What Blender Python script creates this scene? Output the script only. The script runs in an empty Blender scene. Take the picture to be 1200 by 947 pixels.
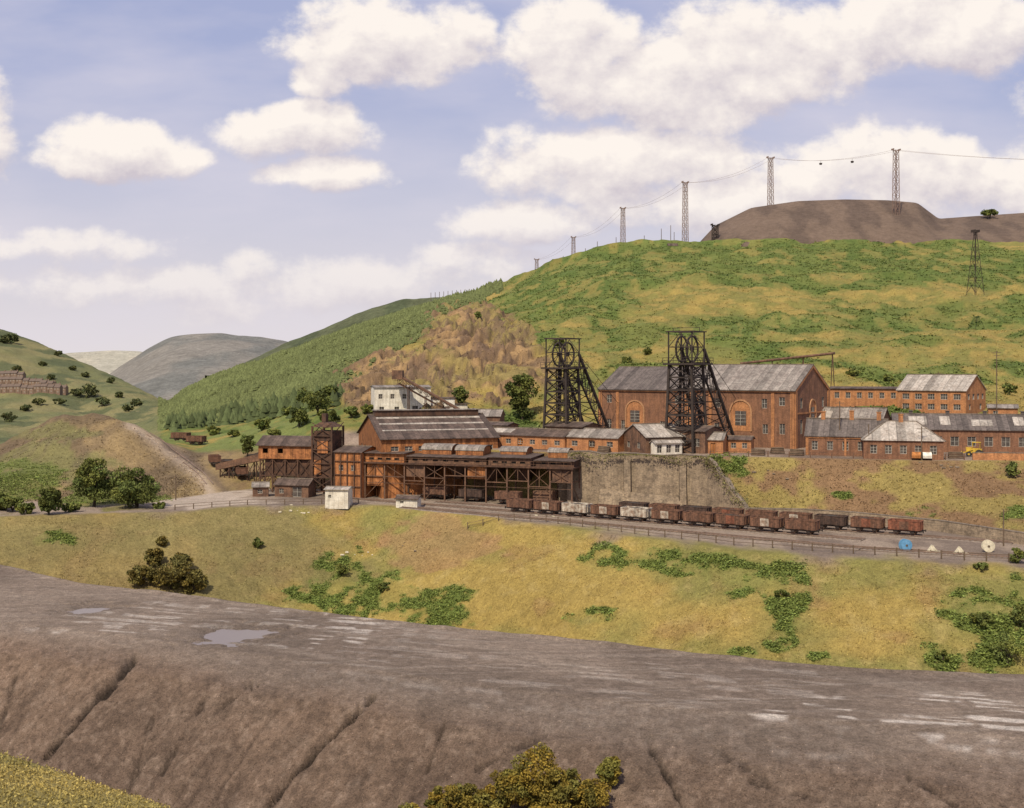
import bpy, math, random
import numpy as np
from mathutils import Vector, Matrix
random.seed(3); rng=np.random.default_rng(7)
S=bpy.context.scene
S.view_settings.view_transform='Standard'; S.view_settings.look='None'; S.view_settings.exposure=0
CZ=27.0; F=1400.0; HY=430.0
def P(py,Y): return CZ-(py-HY)/F*Y
def WX(px,Y): return (px-600)/F*Y
# ---------------------------------------------------------------- noise
def vnoise(x,y,seed=0):
    x=np.asarray(x,float); y=np.asarray(y,float)
    xi=np.floor(x).astype(np.int64); yi=np.floor(y).astype(np.int64)
    xf=x-xi; yf=y-yi
    xf=xf*xf*(3-2*xf); yf=yf*yf*(3-2*yf)
    def h(a,b):
        n=(a*374761393+b*668265263+seed*1442695041)&0xffffffff
        n=((n^(n>>13))*1274126177)&0xffffffff
        n=n^(n>>16)
        return (n&0xffff)/65535.0
    a=h(xi,yi);b=h(xi+1,yi);c=h(xi,yi+1);d=h(xi+1,yi+1)
    return (a*(1-xf)+b*xf)*(1-yf)+(c*(1-xf)+d*xf)*yf
def fbm(x,y,o=4,seed=0):
    s=0;a=.5;t=0
    for i in range(o):
        s=s+a*vnoise(x*2**i+17.3*i,y*2**i-9.1*i,seed+i*13); t+=a; a*=.5
    return s/t
def sst(x,a,b):
    t=np.clip((x-a)/(b-a),0,1); return t*t*(3-2*t)
# ---------------------------------------------------------------- materials
def nn(nt,t,**k):
    n=nt.nodes.new(t)
    for a,b in k.items(): setattr(n,a,b)
    return n
def lk(nt,a,b): nt.links.new(a,b)
def mth(nt,op,a,b=None,c=None,clamp=False):
    n=nn(nt,'ShaderNodeMath',operation=op,use_clamp=clamp)
    for i,v in enumerate((a,b,c)):
        if v is None: continue
        if isinstance(v,(int,float)): n.inputs[i].default_value=v
        else: lk(nt,v,n.inputs[i])
    return n.outputs[0]
def mixc(nt,f,a,b,bt='MIX'):
    n=nn(nt,'ShaderNodeMix',data_type='RGBA',blend_type=bt)
    for s,v in ((n.inputs[0],f),(n.inputs[6],a),(n.inputs[7],b)):
        if isinstance(v,(int,float)): s.default_value=v
        elif isinstance(v,tuple): s.default_value=(v[0],v[1],v[2],1)
        else: lk(nt,v,s)
    return n.outputs[2]
def noise(nt,vec,scale,detail=5,rough=.6,stretch=None):
    if stretch:
        m=nn(nt,'ShaderNodeMapping'); m.inputs['Scale'].default_value=stretch; lk(nt,vec,m.inputs[0]); vec=m.outputs[0]
    n=nn(nt,'ShaderNodeTexNoise'); n.inputs['Scale'].default_value=scale; n.inputs['Detail'].default_value=detail
    n.inputs['Roughness'].default_value=rough; lk(nt,vec,n.inputs['Vector']); return n.outputs[0]
def rng_(nt,v,a,b,c,d):
    n=nn(nt,'ShaderNodeMapRange'); lk(nt,v,n.inputs[0])
    for i,x in enumerate((a,b,c,d)): n.inputs[i+1].default_value=x
    return n.outputs[0]
def scl(nt,col,f):
    n=nn(nt,'ShaderNodeVectorMath',operation='SCALE'); lk(nt,col,n.inputs[0]); lk(nt,f,n.inputs['Scale']); return n.outputs[0]
def base_mat(name):
    m=bpy.data.materials.new(name); m.use_nodes=True; nt=m.node_tree
    b=nt.nodes['Principled BSDF']; tc=nn(nt,'ShaderNodeTexCoord')
    return m,nt,b,tc.outputs['Object']
def mat(name,c1,c2=None,rough=.85,ns=.5,streak=.5,bump=.25,seam=0,seamaxis='x',metal=0,brick=False,blotch=None):
    m,nt,b,co=base_mat(name)
    c2=c2 or tuple(x*.6 for x in c1)
    n1=noise(nt,co,ns,5,.7); f=rng_(nt,n1,.36,.64,0,1)
    col=mixc(nt,f,c1,c2)
    if blotch:
        nb=noise(nt,co,ns*2.3,5,.7,(1,1,1.7)); col=mixc(nt,rng_(nt,nb,.52,.62,0,.7),col,blotch)
    if streak:
        n2=noise(nt,co,1.0,4,.6,(2.2,2.2,.22)); col=scl(nt,col,rng_(nt,n2,.4,.72,1.0,1-streak))
    n3=noise(nt,co,4.0,3,.6)
    col=scl(nt,col,rng_(nt,n3,.3,.7,.75,1.25))
    if seam:
        sp=nn(nt,'ShaderNodeSeparateXYZ'); lk(nt,co,sp.inputs[0])
        sx=mth(nt,'MULTIPLY',sp.outputs['XYZ'.index(seamaxis.upper())],1.0/seam)
        s=mth(nt,'LESS_THAN',mth(nt,'FRACT',sx),.14)
        col=mixc(nt,mth(nt,'MULTIPLY',s,.5),col,tuple(x*.35 for x in c1))
        wn=nn(nt,'ShaderNodeTexWhiteNoise',noise_dimensions='1D'); lk(nt,mth(nt,'FLOOR',sx),wn.inputs['W'])
        col=scl(nt,col,rng_(nt,wn.outputs[0],0,1,.70,1.22))
    if brick:
        sp=nn(nt,'ShaderNodeSeparateXYZ'); lk(nt,co,sp.inputs[0])
        cx=nn(nt,'ShaderNodeCombineXYZ'); lk(nt,mth(nt,'ADD',sp.outputs[0],sp.outputs[1]),cx.inputs[0]); lk(nt,sp.outputs[2],cx.inputs[1])
        bt=nn(nt,'ShaderNodeTexBrick'); lk(nt,cx.outputs[0],bt.inputs['Vector']); bt.inputs['Scale'].default_value=1.6
        bt.inputs['Color1'].default_value=(.75,.75,.75,1); bt.inputs['Color2'].default_value=(1.2,1.15,1.1,1); bt.inputs['Mortar'].default_value=(.95,.95,.92,1)
        bt.inputs['Mortar Size'].default_value=.03
        col=mixc(nt,.8,col,bt.outputs[0],'MULTIPLY')
    lk(nt,col,b.inputs['Base Color']); b.inputs['Roughness'].default_value=rough; b.inputs['Metallic'].default_value=metal
    b.inputs['Specular IOR Level'].default_value=.25
    if bump:
        bp=nn(nt,'ShaderNodeBump'); bp.inputs['Strength'].default_value=bump; bp.inputs['Distance'].default_value=.08
        lk(nt,n3,bp.inputs['Height']); lk(nt,bp.outputs[0],b.inputs['Normal'])
    return m
def attr_mat(name,scales=((.25,.25),(1.2,.35),(5,.3)),bumpd=.35,rough=.95,bs=.8):
    m,nt,b,co=base_mat(name)
    at=nn(nt,'ShaderNodeAttribute',attribute_name='Col'); col=at.outputs['Color']
    hs=None
    for sc,am in scales:
        n=noise(nt,co,sc,3,.65); col=scl(nt,col,rng_(nt,n,.3,.7,1-am,1+am))
        hs=n if hs is None else mth(nt,'ADD',hs,n)
    lk(nt,col,b.inputs['Base Color']); b.inputs['Roughness'].default_value=rough; b.inputs['Specular IOR Level'].default_value=.12
    if bumpd:
        bp=nn(nt,'ShaderNodeBump'); bp.inputs['Strength'].default_value=bs; bp.inputs['Distance'].default_value=bumpd
        lk(nt,hs,bp.inputs['Height']); lk(nt,bp.outputs[0],b.inputs['Normal'])
    return m
M={}
M['brick']=mat('brown_brick',(.28,.14,.082),(.18,.093,.06),brick=True,streak=.4)
M['obrick']=mat('orange_brick',(.50,.23,.10),(.34,.155,.075),brick=True,streak=.35)
M['slate']=mat('slate_roof',(.17,.14,.125),(.11,.088,.08),seam=1.1,rough=.7)
M['darkroof']=mat('dark_sheet_roof',(.15,.105,.085),(.08,.058,.048),seam=1.2,rough=.75)
M['greyroof']=mat('grey_sheet_roof',(.33,.29,.255),(.20,.165,.145),seam=1.3,rough=.7)
M['paleroof']=mat('pale_asbestos_roof',(.48,.43,.38),(.32,.27,.23),seam=1.5,rough=.75)
M['rust']=mat('rusty_orange_sheet',(.52,.215,.08),(.24,.095,.042),seam=1.0,streak=.55,ns=.9)
M['rustdk']=mat('rusty_dark_steel',(.14,.073,.046),(.06,.037,.029),streak=.4,ns=1)
M['rustfr']=mat('brown_steel_frame',(.22,.12,.074),(.10,.06,.044),streak=.35,ns=.8)
M['iron']=mat('black_iron',(.06,.044,.038),(.032,.025,.022),streak=0,bump=0)
M['galv']=mat('weathered_pylon_steel',(.26,.17,.135),(.19,.13,.105),streak=0,bump=0)
M['stone']=mat('retaining_stone',(.33,.255,.18),(.21,.16,.115),ns=.30,streak=.3,brick=True,bump=.6,blotch=(.13,.10,.075))
M['stonelt']=mat('stone_coping',(.27,.215,.165),(.16,.125,.10))
M['white']=mat('white_render',(.82,.77,.68),(.58,.52,.43),streak=.35)
M['glass']=mat('dirty_glass',(.05,.045,.04),(.11,.09,.08),rough=.35,streak=0,bump=0)
M['frame']=mat('painted_window_frame',(.55,.52,.46),(.4,.37,.32),streak=.2)
M['palebrick']=mat('pale_edging_brick',(.46,.25,.13),(.36,.19,.10),streak=.2)
M['wood']=mat('weathered_timber',(.17,.12,.08),(.10,.07,.05),streak=.3)
M['inner']=mat('dark_interior',(.035,.027,.022),(.02,.017,.014),streak=0)  # near-black fill set behind the plant window openings
M['wred']=mat('wagon_oxide_red',(.30,.11,.065),(.13,.06,.04),ns=1.2,streak=.5)
M['wbrn']=mat('wagon_rusty_brown',(.22,.11,.07),(.10,.058,.042),ns=1.2,streak=.5)
M['wdrk']=mat('wagon_sooty',(.11,.066,.05),(.055,.038,.032),ns=1.2,streak=.5)
M['wgry']=mat('wagon_pale_grey',(.62,.56,.47),(.26,.17,.12),ns=1.1,streak=.5)
M['coal']=mat('coal',(.04,.034,.03),(.06,.05,.043),ns=3,bump=.8,streak=0)
M['yel']=mat('yellow_paint',(.6,.4,.05),(.4,.25,.05),streak=.3)
M['blue']=mat('blue_paint',(.16,.36,.58),(.10,.26,.44),streak=.2)
M['cream']=mat('cream_paint',(.7,.64,.5),(.55,.48,.35),streak=.2)
M['rubber']=mat('rubber',(.03,.03,.03),(.05,.045,.04),streak=0)
M['ballast']=mat('track_ballast',(.25,.20,.16),(.15,.115,.095),ns=1.5,streak=0,bump=.8)
M['rail']=mat('rail_steel',(.26,.18,.14),(.15,.10,.075),streak=0,rough=.5)
M['bark']=mat('tree_bark',(.09,.065,.045),(.05,.04,.03),ns=3)
M['orange']=mat('orange_door_paint',(.5,.2,.06),(.35,.14,.05))
M['farbrick']=mat('distant_brick',(.25,.165,.115),(.20,.135,.10),streak=0,bump=0)
M['farroof']=mat('distant_slate',(.16,.115,.09),(.125,.095,.078),streak=0,bump=0)
M['farpane']=mat('distant_window',(.33,.27,.22),(.25,.2,.17),streak=0,bump=0)
# ---------------------------------------------------------------- builders
class MB:
    def __init__(s): s.v=[];s.f=[];s.m=[]
    def hexa(s,p,m=0):
        b=len(s.v); s.v+=[tuple(q) for q in p]
        for f in ((0,3,2,1),(4,5,6,7),(0,1,5,4),(1,2,6,5),(2,3,7,6),(3,0,4,7)):
            s.f.append(tuple(b+i for i in f)); s.m.append(m)
    def box(s,x0,x1,y0,y1,z0,z1,m=0):
        s.hexa([(x0,y0,z0),(x1,y0,z0),(x1,y1,z0),(x0,y1,z0),(x0,y0,z1),(x1,y0,z1),(x1,y1,z1),(x0,y1,z1)],m)
    def beam(s,p,q,w,h=None,m=0):
        h=h or w; p=Vector(p);q=Vector(q);d=(q-p)
        if d.length<1e-6: return
        d.normalize(); up=Vector((0,0,1)) if abs(d.z)<.9 else Vector((0,1,0))
        a=d.cross(up).normalized()*w/2; c=a.normalized().cross(d).normalized()*h/2
        s.hexa([p-a-c,p+a-c,p+a+c,p-a+c,q-a-c,q+a-c,q+a+c,q-a+c],m)
    def poly(s,pts,m=0):
        b=len(s.v); s.v+=[tuple(q) for q in pts]; s.f.append(tuple(range(b,b+len(pts)))); s.m.append(m)
    def cyl(s,p,q,r0,r1=None,n=10,m=0,cap=True):
        r1=r0 if r1 is None else r1
        p=Vector(p);q=Vector(q);d=(q-p).normalized(); up=Vector((0,0,1)) if abs(d.z)<.9 else Vector((0,1,0))
        a=d.cross(up).normalized(); c=a.cross(d).normalized(); b=len(s.v)
        for o,r in ((p,r0),(q,r1)):
            for i in range(n):
                t=2*math.pi*i/n; s.v.append(tuple(o+a*r*math.cos(t)+c*r*math.sin(t)))
        for i in range(n):
            j=(i+1)%n; s.f.append((b+i,b+j,b+n+j,b+n+i)); s.m.append(m)
        if cap:
            s.f.append(tuple(b+i for i in range(n))[::-1]); s.m.append(m)
            s.f.append(tuple(b+n+i for i in range(n))); s.m.append(m)
    def obj(s,name,mats,parent=None,label=None):
        me=bpy.data.meshes.new(name); me.from_pydata(s.v,[],s.f)
        mats=mats if isinstance(mats,(list,tuple)) else [mats]
        for x in mats: me.materials.append(M[x] if isinstance(x,str) else x)
        me.polygons.foreach_set('material_index',s.m); me.update()
        o=bpy.data.objects.new(name,me); S.collection.objects.link(o)
        if parent: o.parent=parent
        if label: o['label']=label
        return o
def tag(o,label,cat,group=None,kind=None):
    o['label']=label; o['category']=cat
    if group: o['group']=group
    if kind: o['kind']=kind
    return o
def thing(name,label,cat,loc=(0,0,0),rot=0,group=None):
    e=bpy.data.objects.new(name,None); e.empty_display_size=.5; S.collection.objects.link(e)
    e.location=loc; e.rotation_euler=(0,0,math.radians(rot)); return tag(e,label,cat,group)
def reps(name,mb,mats,parent,locs):
    o=mb.obj(name,mats,parent); o.location=locs[0]
    for l in locs[1:]:
        c=bpy.data.objects.new(name,o.data); S.collection.objects.link(c); c.parent=parent; c.location=l
def dup(t,loc,rot,label=None,scale=None):
    def rec(o,par):
        c=o.copy(); S.collection.objects.link(c)
        if par: c.parent=par
        for k in o.children: rec(k,c)
        return c
    c=rec(t,None); c.location=loc; c.rotation_euler=(0,0,math.radians(rot))
    if label: c['label']=label
    if scale: c.scale=scale
    return c
def arr_mesh(name,verts,faces,mats,cols=None,smooth=False):
    me=bpy.data.meshes.new(name); nv=len(verts); nf=len(faces); k=faces.shape[1]
    me.vertices.add(nv); me.vertices.foreach_set('co',verts.astype(np.float32).ravel())
    me.loops.add(nf*k); me.loops.foreach_set('vertex_index',faces.astype(np.int32).ravel())
    me.polygons.add(nf); me.polygons.foreach_set('loop_start',np.arange(0,nf*k,k,dtype=np.int32))
    me.update(calc_edges=True); me.validate()
    if smooth: me.polygons.foreach_set('use_smooth',np.ones(nf,bool))
    if cols is not None:
        a=me.color_attributes.new('Col','FLOAT_COLOR','POINT')
        c=np.ones((nv,4),np.float32); c[:,:3]=cols; a.data.foreach_set('color',c.ravel())
    me.materials.append(mats)
    o=bpy.data.objects.new(name,me); S.collection.objects.link(o); return o
def grid_faces(nr,nc):
    i=np.arange(nr-1)[:,None]*nc+np.arange(nc-1)[None,:]; i=i.ravel()
    return np.stack([i,i+1,i+nc+1,i+nc],1)
# ---------------------------------------------------------------- terrain
DX=2.5
PX=np.arange(-420,1621,DX); PX0=PX[0]
def lay(kn):
    a=np.array(kn,float); return np.interp(PX,a[:,0],a[:,1]),np.interp(PX,a[:,0],a[:,2])
def ly(kn,z):
    a=np.array(kn,float); py=np.interp(PX,a[:,0],a[:,1])
    k=np.ones(9)/9; py=np.convolve(np.pad(py,4,'edge'),k,'valid')
    return (CZ-z)*F/(py-HY),np.full(len(PX),float(z))
def q(px,py,Y): return (px,Y,P(py,Y))
NE=ly([(-420,700),(0,748),(150,768),(440,815),(760,862),(1000,885),(1200,905),(1620,950)],2.0)
FE=ly([(-420,610),(0,662),(90,683),(240,700),(350,715),(540,737),(700,752),(850,770),(1000,784),(1200,791),(1620,815)],2.0)
LE=ly([(-420,622),(0,606),(200,600),(300,594),(430,592),(560,605),(700,624),(860,645),(1000,656),(1200,666),(1620,690)],0.0)
vz=np.interp(PX,[0,600,1200],[-15,-18,-14])
L=[None]*17
L[0]=lay([(-420,6,21),(1620,6,21)])
L[1]=lay([(-420,45,17),(0,45,P(882,45)),(200,45,P(949,45)),(260,42,9),(420,30,10),(1620,30,10)])
L[2]=(NE[0]-31,np.interp(PX,[0,700,1200],[-15,-13,-10]))
L[3]=(NE[0]-1,NE[1]-1.0)
L[4]=(NE[0]+7,NE[1])
L[5]=FE
L[6]=(FE[0]+24,vz)
L[7]=(np.maximum(LE[0]+vz/.577,FE[0]+28),vz)
L[8]=LE
L[9]=lay([(-420,238,0),(160,238,0),(190,240,0),(230,250,0),(300,262,.3),(400,262,0),(465,259,0),(565,247,0),(660,237.5,0),(828,227,0),(872,219,0),(900,218,0),(1000,210,0),(1100,199,0),(1200,184,0),(1620,150,0)])
L[10]=lay([q(-420,568,255),q(0,566,255),q(50,556,258),q(100,550,260),q(160,553,262),q(190,560,262),q(230,558,270),q(300,555,270),(400,270,6),(465,261.5,9.8),(565,249.5,9.8),(660,238.2,9.8),(828,227.7,9.8),(872,228,9.8),(900,227,9.8),(1000,223,9.8),(1100,219,9.8),(1200,219,9.8),(1620,212,9.8)])
L[11]=lay([q(-420,535,300),q(-60,532,300),q(0,518,300),q(20,508,303),q(45,497,305),q(75,491,305),q(95,489,305),q(118,482,305),q(140,485,303),q(165,497,300),q(190,514,295),q(230,532,300),q(300,532,300),q(400,510,280),(500,285,10.5),(600,290,9.8),(665,290,9.8),(830,290,9.8),(900,285,9.8),(1050,253.5,9.8),(1200,250,9.8),(1620,240,9.8)])
L[12]=lay([(-420,340,0),(0,340,0),(100,355,2),(150,348,2),q(190,515,340),q(230,518,340),q(300,510,330),q(400,485,310),q(500,485,300),q(600,470,320),q(665,465,315),q(830,465,310),q(900,470,305),q(1050,483,275),q(1200,485,275),q(1620,490,270)])
L[13]=lay([q(-420,505,620),q(0,508,620),(100,560,-6),(160,480,-3),q(190,503,450),q(230,503,440),q(300,495,420),q(400,445,400),q(500,430,380),q(600,410,400),q(665,415,380),q(830,425,360),q(900,430,350),q(1050,440,330),q(1200,440,330),q(1620,440,330)])
L[14]=lay([q(-420,460,820),q(0,470,820),q(100,485,780),q(160,488,700),q(190,487,640),q(230,478,620),q(300,458,600),q(400,423,560),q(500,388,500),q(600,365,520),q(665,358,500),q(830,350,490),q(900,350,480),q(1050,350,470),q(1200,350,470),q(1620,340,470)])
L[15]=lay([q(-420,330,1100),q(-100,350,1100),q(0,383,1100),q(30,393,1100),q(75,411,1080),q(110,428,1040),q(150,446,980),q(185,466,900),q(196,474,860),q(215,456,880),q(250,440,890),q(300,424,890),q(350,406,880),q(400,388,860),q(460,369,830),q(520,352,800),q(560,343,760),q(600,331,700),q(640,316,660),q(665,307,645),q(700,298,640),q(730,293,635),q(760,289,630),q(830,288,630),q(900,286,620),q(1050,287,620),q(1200,286,620),q(1620,284,620)])
L[16]=lay([q(-420,350,1500),q(0,400,1500),q(185,480,1300),q(300,445,1200),q(500,380,1150),q(560,352,1150),q(640,326,1200),q(730,303,1150),q(800,300,1000),q(1000,296,900),q(1200,296,900),q(1620,296,900)])
def sm(a,w):
    k=np.hanning(w+2)[1:-1]; k/=k.sum(); return np.convolve(np.pad(a,w//2,'edge'),k,'valid')
for i in range(11,17): L[i]=(sm(L[i][0],15 if i>11 else 7),sm(L[i][1],15 if 11<i<15 else 7))
NR=[70,20,100,10,110,6,4,80,32,36,24,28,40,56,64,12]
GY=[];GZ=[];GS=[]
for k in range(16):
    for j in range(NR[k]):
        t=j/NR[k]; GY.append(L[k][0]*(1-t)+L[k+1][0]*t); GZ.append(L[k][1]*(1-t)+L[k+1][1]*t); GS.append(np.full(len(PX),k+t))
GY.append(L[16][0]);GZ.append(L[16][1]);GS.append(np.full(len(PX),16.0))
GY=np.array(GY);GZ=np.array(GZ);GS=np.array(GS)
r0=int(sum(NR[:11]))-4
hz=GZ[r0:].copy(); w=19; k=np.hanning(w+2)[1:-1]; k/=k.sum()
pad=np.pad(hz,((w//2,w//2),(0,0)),'edge'); out=sum(k[i]*pad[i:i+hz.shape[0]] for i in range(w))
fade=np.clip(np.arange(hz.shape[0])/20,0,1)[:,None]; GZ[r0:]=hz*(1-fade)+out*fade
r3=int(sum(NR[:2])); r4=int(sum(NR[:5]))-30
hz=GZ[r3:r4].copy(); w=15; k=np.hanning(w+2)[1:-1]; k/=k.sum()
pad=np.pad(hz,((w//2,w//2),(0,0)),'edge'); out=sum(k[i]*pad[i:i+hz.shape[0]] for i in range(w)); GZ[r3+10:r4-10]=out[10:-10]
GPX=np.broadcast_to(PX,GY.shape)
GX=(GPX-600)/F*GY
GPY=HY-(GZ-CZ)*F/GY
amp=np.interp(GS,range(17),[.3,.3,.22,.12,.08,.08,.6,.9,.10,.05,.05,.15,1.2,2.4,3.2,1.6,2.0])
leftm=sst(GPX,230,180)
amp=np.where((GS>9)&(GS<12),np.maximum(amp,2.2*leftm*np.clip((GS-9)*2,0,1)),amp)
fine=np.interp(GS,range(17),[.08,.08,.18,.15,.05,.04,.3,.4,.05,.03,.02,.08,.4,.5,.6,.4,.5])
fine=np.where((GS>9.2)&(GS<12),np.maximum(fine,.5*leftm),fine)
emb=np.clip(1-np.abs(GS-7.5)*2,0,1); amp=amp+emb*.9; fine=fine+emb*.3
bank=np.clip(1-np.abs(GS-9.5)*2,0,1)*sst(GPX,850,900); amp=amp+bank*.5; fine=fine+bank*.3
nz=fbm(GX/14,GY/14,3,5)-.5; nf=fbm(GX/2.2,GY/2.2,4,11)-.5
nz2=fbm(GX/45,GY/60,3,55)-.5
GZ=GZ+2*amp*nz+2*fine*nf+nz2*6*sst(GS,12,13.5)*(1-sst(GS,14.3,15))
slope=sst(GS,2.0,2.25)*(1-sst(GS,2.85,3.2))
u=(GX*.86-GY*.5)/.9+1.4*fbm(GX/4,GY/4,3,21); rid=1-np.abs(2*vnoise(u,(GX*.5+GY*.86)/9,31)-1)
rid2=1-np.abs(2*vnoise(u*2.1+5,(GX*.5+GY*.86)/5,33)-1)
zone=sst(fbm(GX/8,GY/8,2,37),.40,.6)
GUL=slope*(rid**5*.13*zone+rid2**4*.06)
def segd(ax,ay,bx,by):
    t=np.clip(((GPX-ax)*(bx-ax)+(GPY-ay)*(by-ay))/((bx-ax)**2+(by-ay)**2),0,1)
    return np.hypot(GPX-ax-t*(bx-ax),GPY-ay-t*(by-ay)),t
CR=np.zeros_like(GZ); CD=np.zeros_like(GZ)
wob=(fbm(GX/1.2,GY/1.2,3,41)-.5)*20
for (a,b,c,d,wd,dp) in ((158,772,120,812,4.0,1.1),(120,812,55,885,2.4,.9),(440,815,400,852,2.2,.9),(400,852,345,905,2.6,.9),(345,905,310,950,2.2,.7),(180,835,150,930,1.6,.4),(300,800,215,860,1.8,.4),(640,860,560,900,1.8,.4),(760,870,800,945,2.6,.7),(880,915,1000,945,2.2,.5),(20,790,0,850,1.8,.4),(1050,900,1130,950,1.8,.5),(520,850,500,905,1.6,.4),(240,820,190,905,1.6,.5),(840,880,900,915,1.8,.4)):
    dd,t=segd(a,b,c,d); e=np.exp(-((dd+wob*.5)/wd)**2); CR=np.maximum(CR,dp*e*.7); CD=np.maximum(CD,np.clip(dp*1.2,0,1)*e)
ok=(GS<4.2)&(GS>1.5); CR*=ok; CD*=ok
GZ=GZ-GUL-CR
PUD=[(272,742,36,9),(106,713,22,4.5)]
pudinfo=[]
for (a,b,rx,ry) in PUD:
    Y=35000/(b-430); X=WX(a,Y); rX=rx/F*Y; rY=Y-35000/(b+ry-430)
    pudinfo.append((X,Y,rX,rY))
    d2=(((GX-X)/(rX*1.2))**2+((GY-Y)/(rY*1.2))**2)*np.clip(1+2.6*(fbm(GX/1.4,GY/1.4,3,91)-.5),.3,3)
    GZ=np.where((GS>3.5)&(GS<5.2),GZ-.36*np.exp(-np.clip(d2,0,6)**2),GZ)
GZ+=.35*np.exp(-((GS-4.97)/.03)**2)*(fbm(GX/3,GY/3,2,77))
def C(*c): return np.array(c,float)
def mx(a,b,t): return a*(1-t[...,None])+b*t[...,None]
X_,Y_=GX,GY; V_=GY*.55+GZ*1.2
nA=fbm(X_/16,V_/16,5,101); nB=fbm(X_/5,V_/5,4,121); nC=fbm(X_/1.6,V_/1.6,3,131); nD=fbm(X_/38,Y_/55,4,141); nE=fbm(X_/15,Y_/22,5,151)
def ell(cx,cy,rx,ry,nz=nB,am=1.5):
    d=np.hypot((GPX-cx)/rx,(GPY-cy)/ry); return sst(1-d+(nz-.5)*am,-.12,.12)
rk=np.clip(ell(490,448,90,34,nB,1.0)+ell(560,405,62,46,nB,1.0)+ell(590,430,55,40,nB,1.0)+ell(440,470,40,16,nB,1.0)+ell(545,378,38,18,nB,1.0),0,1)
rk*=(1-sst(GPX,630,690))*sst(GS,11.2,11.8)
crg=fbm(X_/11,Y_/15,5,205); crag=sst(crg,.47,.51)+.6*sst(fbm(X_/5,Y_/7,4,207),.5,.54)
GZ=GZ+rk*(crag*2.8-2.0)+rk*1.6*(fbm(X_/3,Y_/3,4,209)-.5)
qs=np.clip(ell(565,400,42,26,nB,1.6)+ell(505,438,44,13,nB,1.6),0,1)
GZ=GZ+qs*rk*4.5*(np.abs(fbm(X_/4,Y_/9,5,211)-.5)*3-.6)
verts=np.stack([GX,GY,GZ],-1).reshape(-1,3)
def Hh(x,y):
    px=600+F*x/y; c=min(max((px-PX0)/DX,0),len(PX)-2); i=int(c); f=c-i
    return float(np.interp(y,GY[:,i],GZ[:,i])*(1-f)+np.interp(y,GY[:,i+1],GZ[:,i+1])*f)
def hit(px,py,ymin=20):
    i=int(round((px-PX0)/DX)); yy=np.linspace(ymin,1400,10000); zt=np.interp(yy,GY[:,i],GZ[:,i]); zr=P(py,yy)
    w=np.where(zt>=zr)[0]; Y=yy[w[0]] if len(w) else 600
    return WX(px,Y),Y,float(np.interp(Y,GY[:,i],GZ[:,i]))
gold=C(.31,.225,.07); olive=C(.205,.185,.06); green=C(.12,.155,.038)
VEG=np.zeros_like(GY)
nearc=mx(C(.34,.265,.09),C(.26,.215,.075),sst(nB,.35,.7))
tipS=mx(C(.185,.128,.093),C(.140,.097,.072),sst(nA,.3,.7)); tipS=mx(tipS,C(.225,.165,.125),sst(nC,.55,.8)*.45); tipS=mx(tipS,C(.10,.07,.054),sst(nB,.5,.75)*.3)
nH=fbm(X_/.5,V_/.5,3,135); tipS=mx(tipS,C(.27,.20,.155),sst(nH,.62,.72)*.45); tipS=mx(tipS,C(.07,.05,.038),sst(nH,.38,.28)*.5)
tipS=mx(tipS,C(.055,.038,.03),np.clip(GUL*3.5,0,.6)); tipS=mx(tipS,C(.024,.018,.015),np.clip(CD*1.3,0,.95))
str_=fbm((X_*.80-Y_*.60)/26,(X_*.60+Y_*.80)/1.6,4,161)
str2=fbm((X_*.95-Y_*.3)/7,(X_*.3+Y_*.95)/.6,4,171)
str3=fbm((X_*.99+Y_*.1)/22,(Y_*.99-X_*.1+3*fbm(X_/30,Y_/30,2,9))/.38,3,181)
tipP=mx(C(.225,.174,.138),C(.172,.132,.105),sst(nA,.35,.65)); tipP=mx(tipP,C(.30,.245,.20),sst(str_,.52,.75)*.35)
tipP=mx(tipP,C(.34,.285,.24),sst(str3,.60,.72)*.25); tipP=mx(tipP,C(.11,.083,.066),sst(str3,.38,.28)*.3)
wht=np.clip(ell(1120,850,200,35,nA)*.9+.6*ell(150,730,220,30,nA)+.25*ell(700,800,250,25,nA)+.2*ell(400,760,200,25,nA),0,1)
tipP=mx(tipP,C(.55,.49,.44),wht*sst(str2,.54,.66)*sst(nC,.40,.55)*.85); tipP=mx(tipP,C(.12,.09,.072),sst(str2,.42,.30)*.3)
tipP=mx(tipP,C(.27,.21,.17),sst(nH,.62,.72)*.35)
tipP=mx(tipP,C(.03,.022,.018),np.clip(CD,0,.8))
for (X,Y,rX,rY) in pudinfo:
    d2=((GX-X)/(rX*1.9))**2+((GY-Y)/(rY*2.2))**2; tipP=mx(tipP,C(.11,.085,.07),np.exp(-d2)*.75)
s_=GS+(nB-.5)*.25
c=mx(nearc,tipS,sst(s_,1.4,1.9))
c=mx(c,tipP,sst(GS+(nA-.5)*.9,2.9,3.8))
e1=mx(gold,olive,sst(nA,.38,.60)); e1=mx(e1,C(.27,.165,.075),sst(nB,.58,.78)*.5); e1=mx(e1,C(.39,.30,.125),sst(nC,.55,.8)*.35)
e1=mx(e1,C(.205,.16,.075),ell(150,650,260,60,nA)*.65)
e1=mx(e1,C(.28,.16,.09),ell(520,635,60,40,nB)*.55)
gm=np.zeros_like(GY)
for (a,b,rx,ry) in ((470,703,85,26),(392,690,26,26),(515,722,34,16),(410,668,16,16),(790,658,95,16),(875,672,46,20),(912,700,22,36),(700,660,24,12),(690,728,30,10),(1150,720,34,24),(1185,750,36,36),(1100,768,18,14),(60,632,22,8),(870,765,18,8),(1190,690,14,16),(915,752,16,10),(960,770,14,6)):
    gm=np.maximum(gm,ell(a,b,rx*1.15,ry*1.15,nB,1.8))
nG=fbm(X_/2.4,V_/2.4,4,231)
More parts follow.
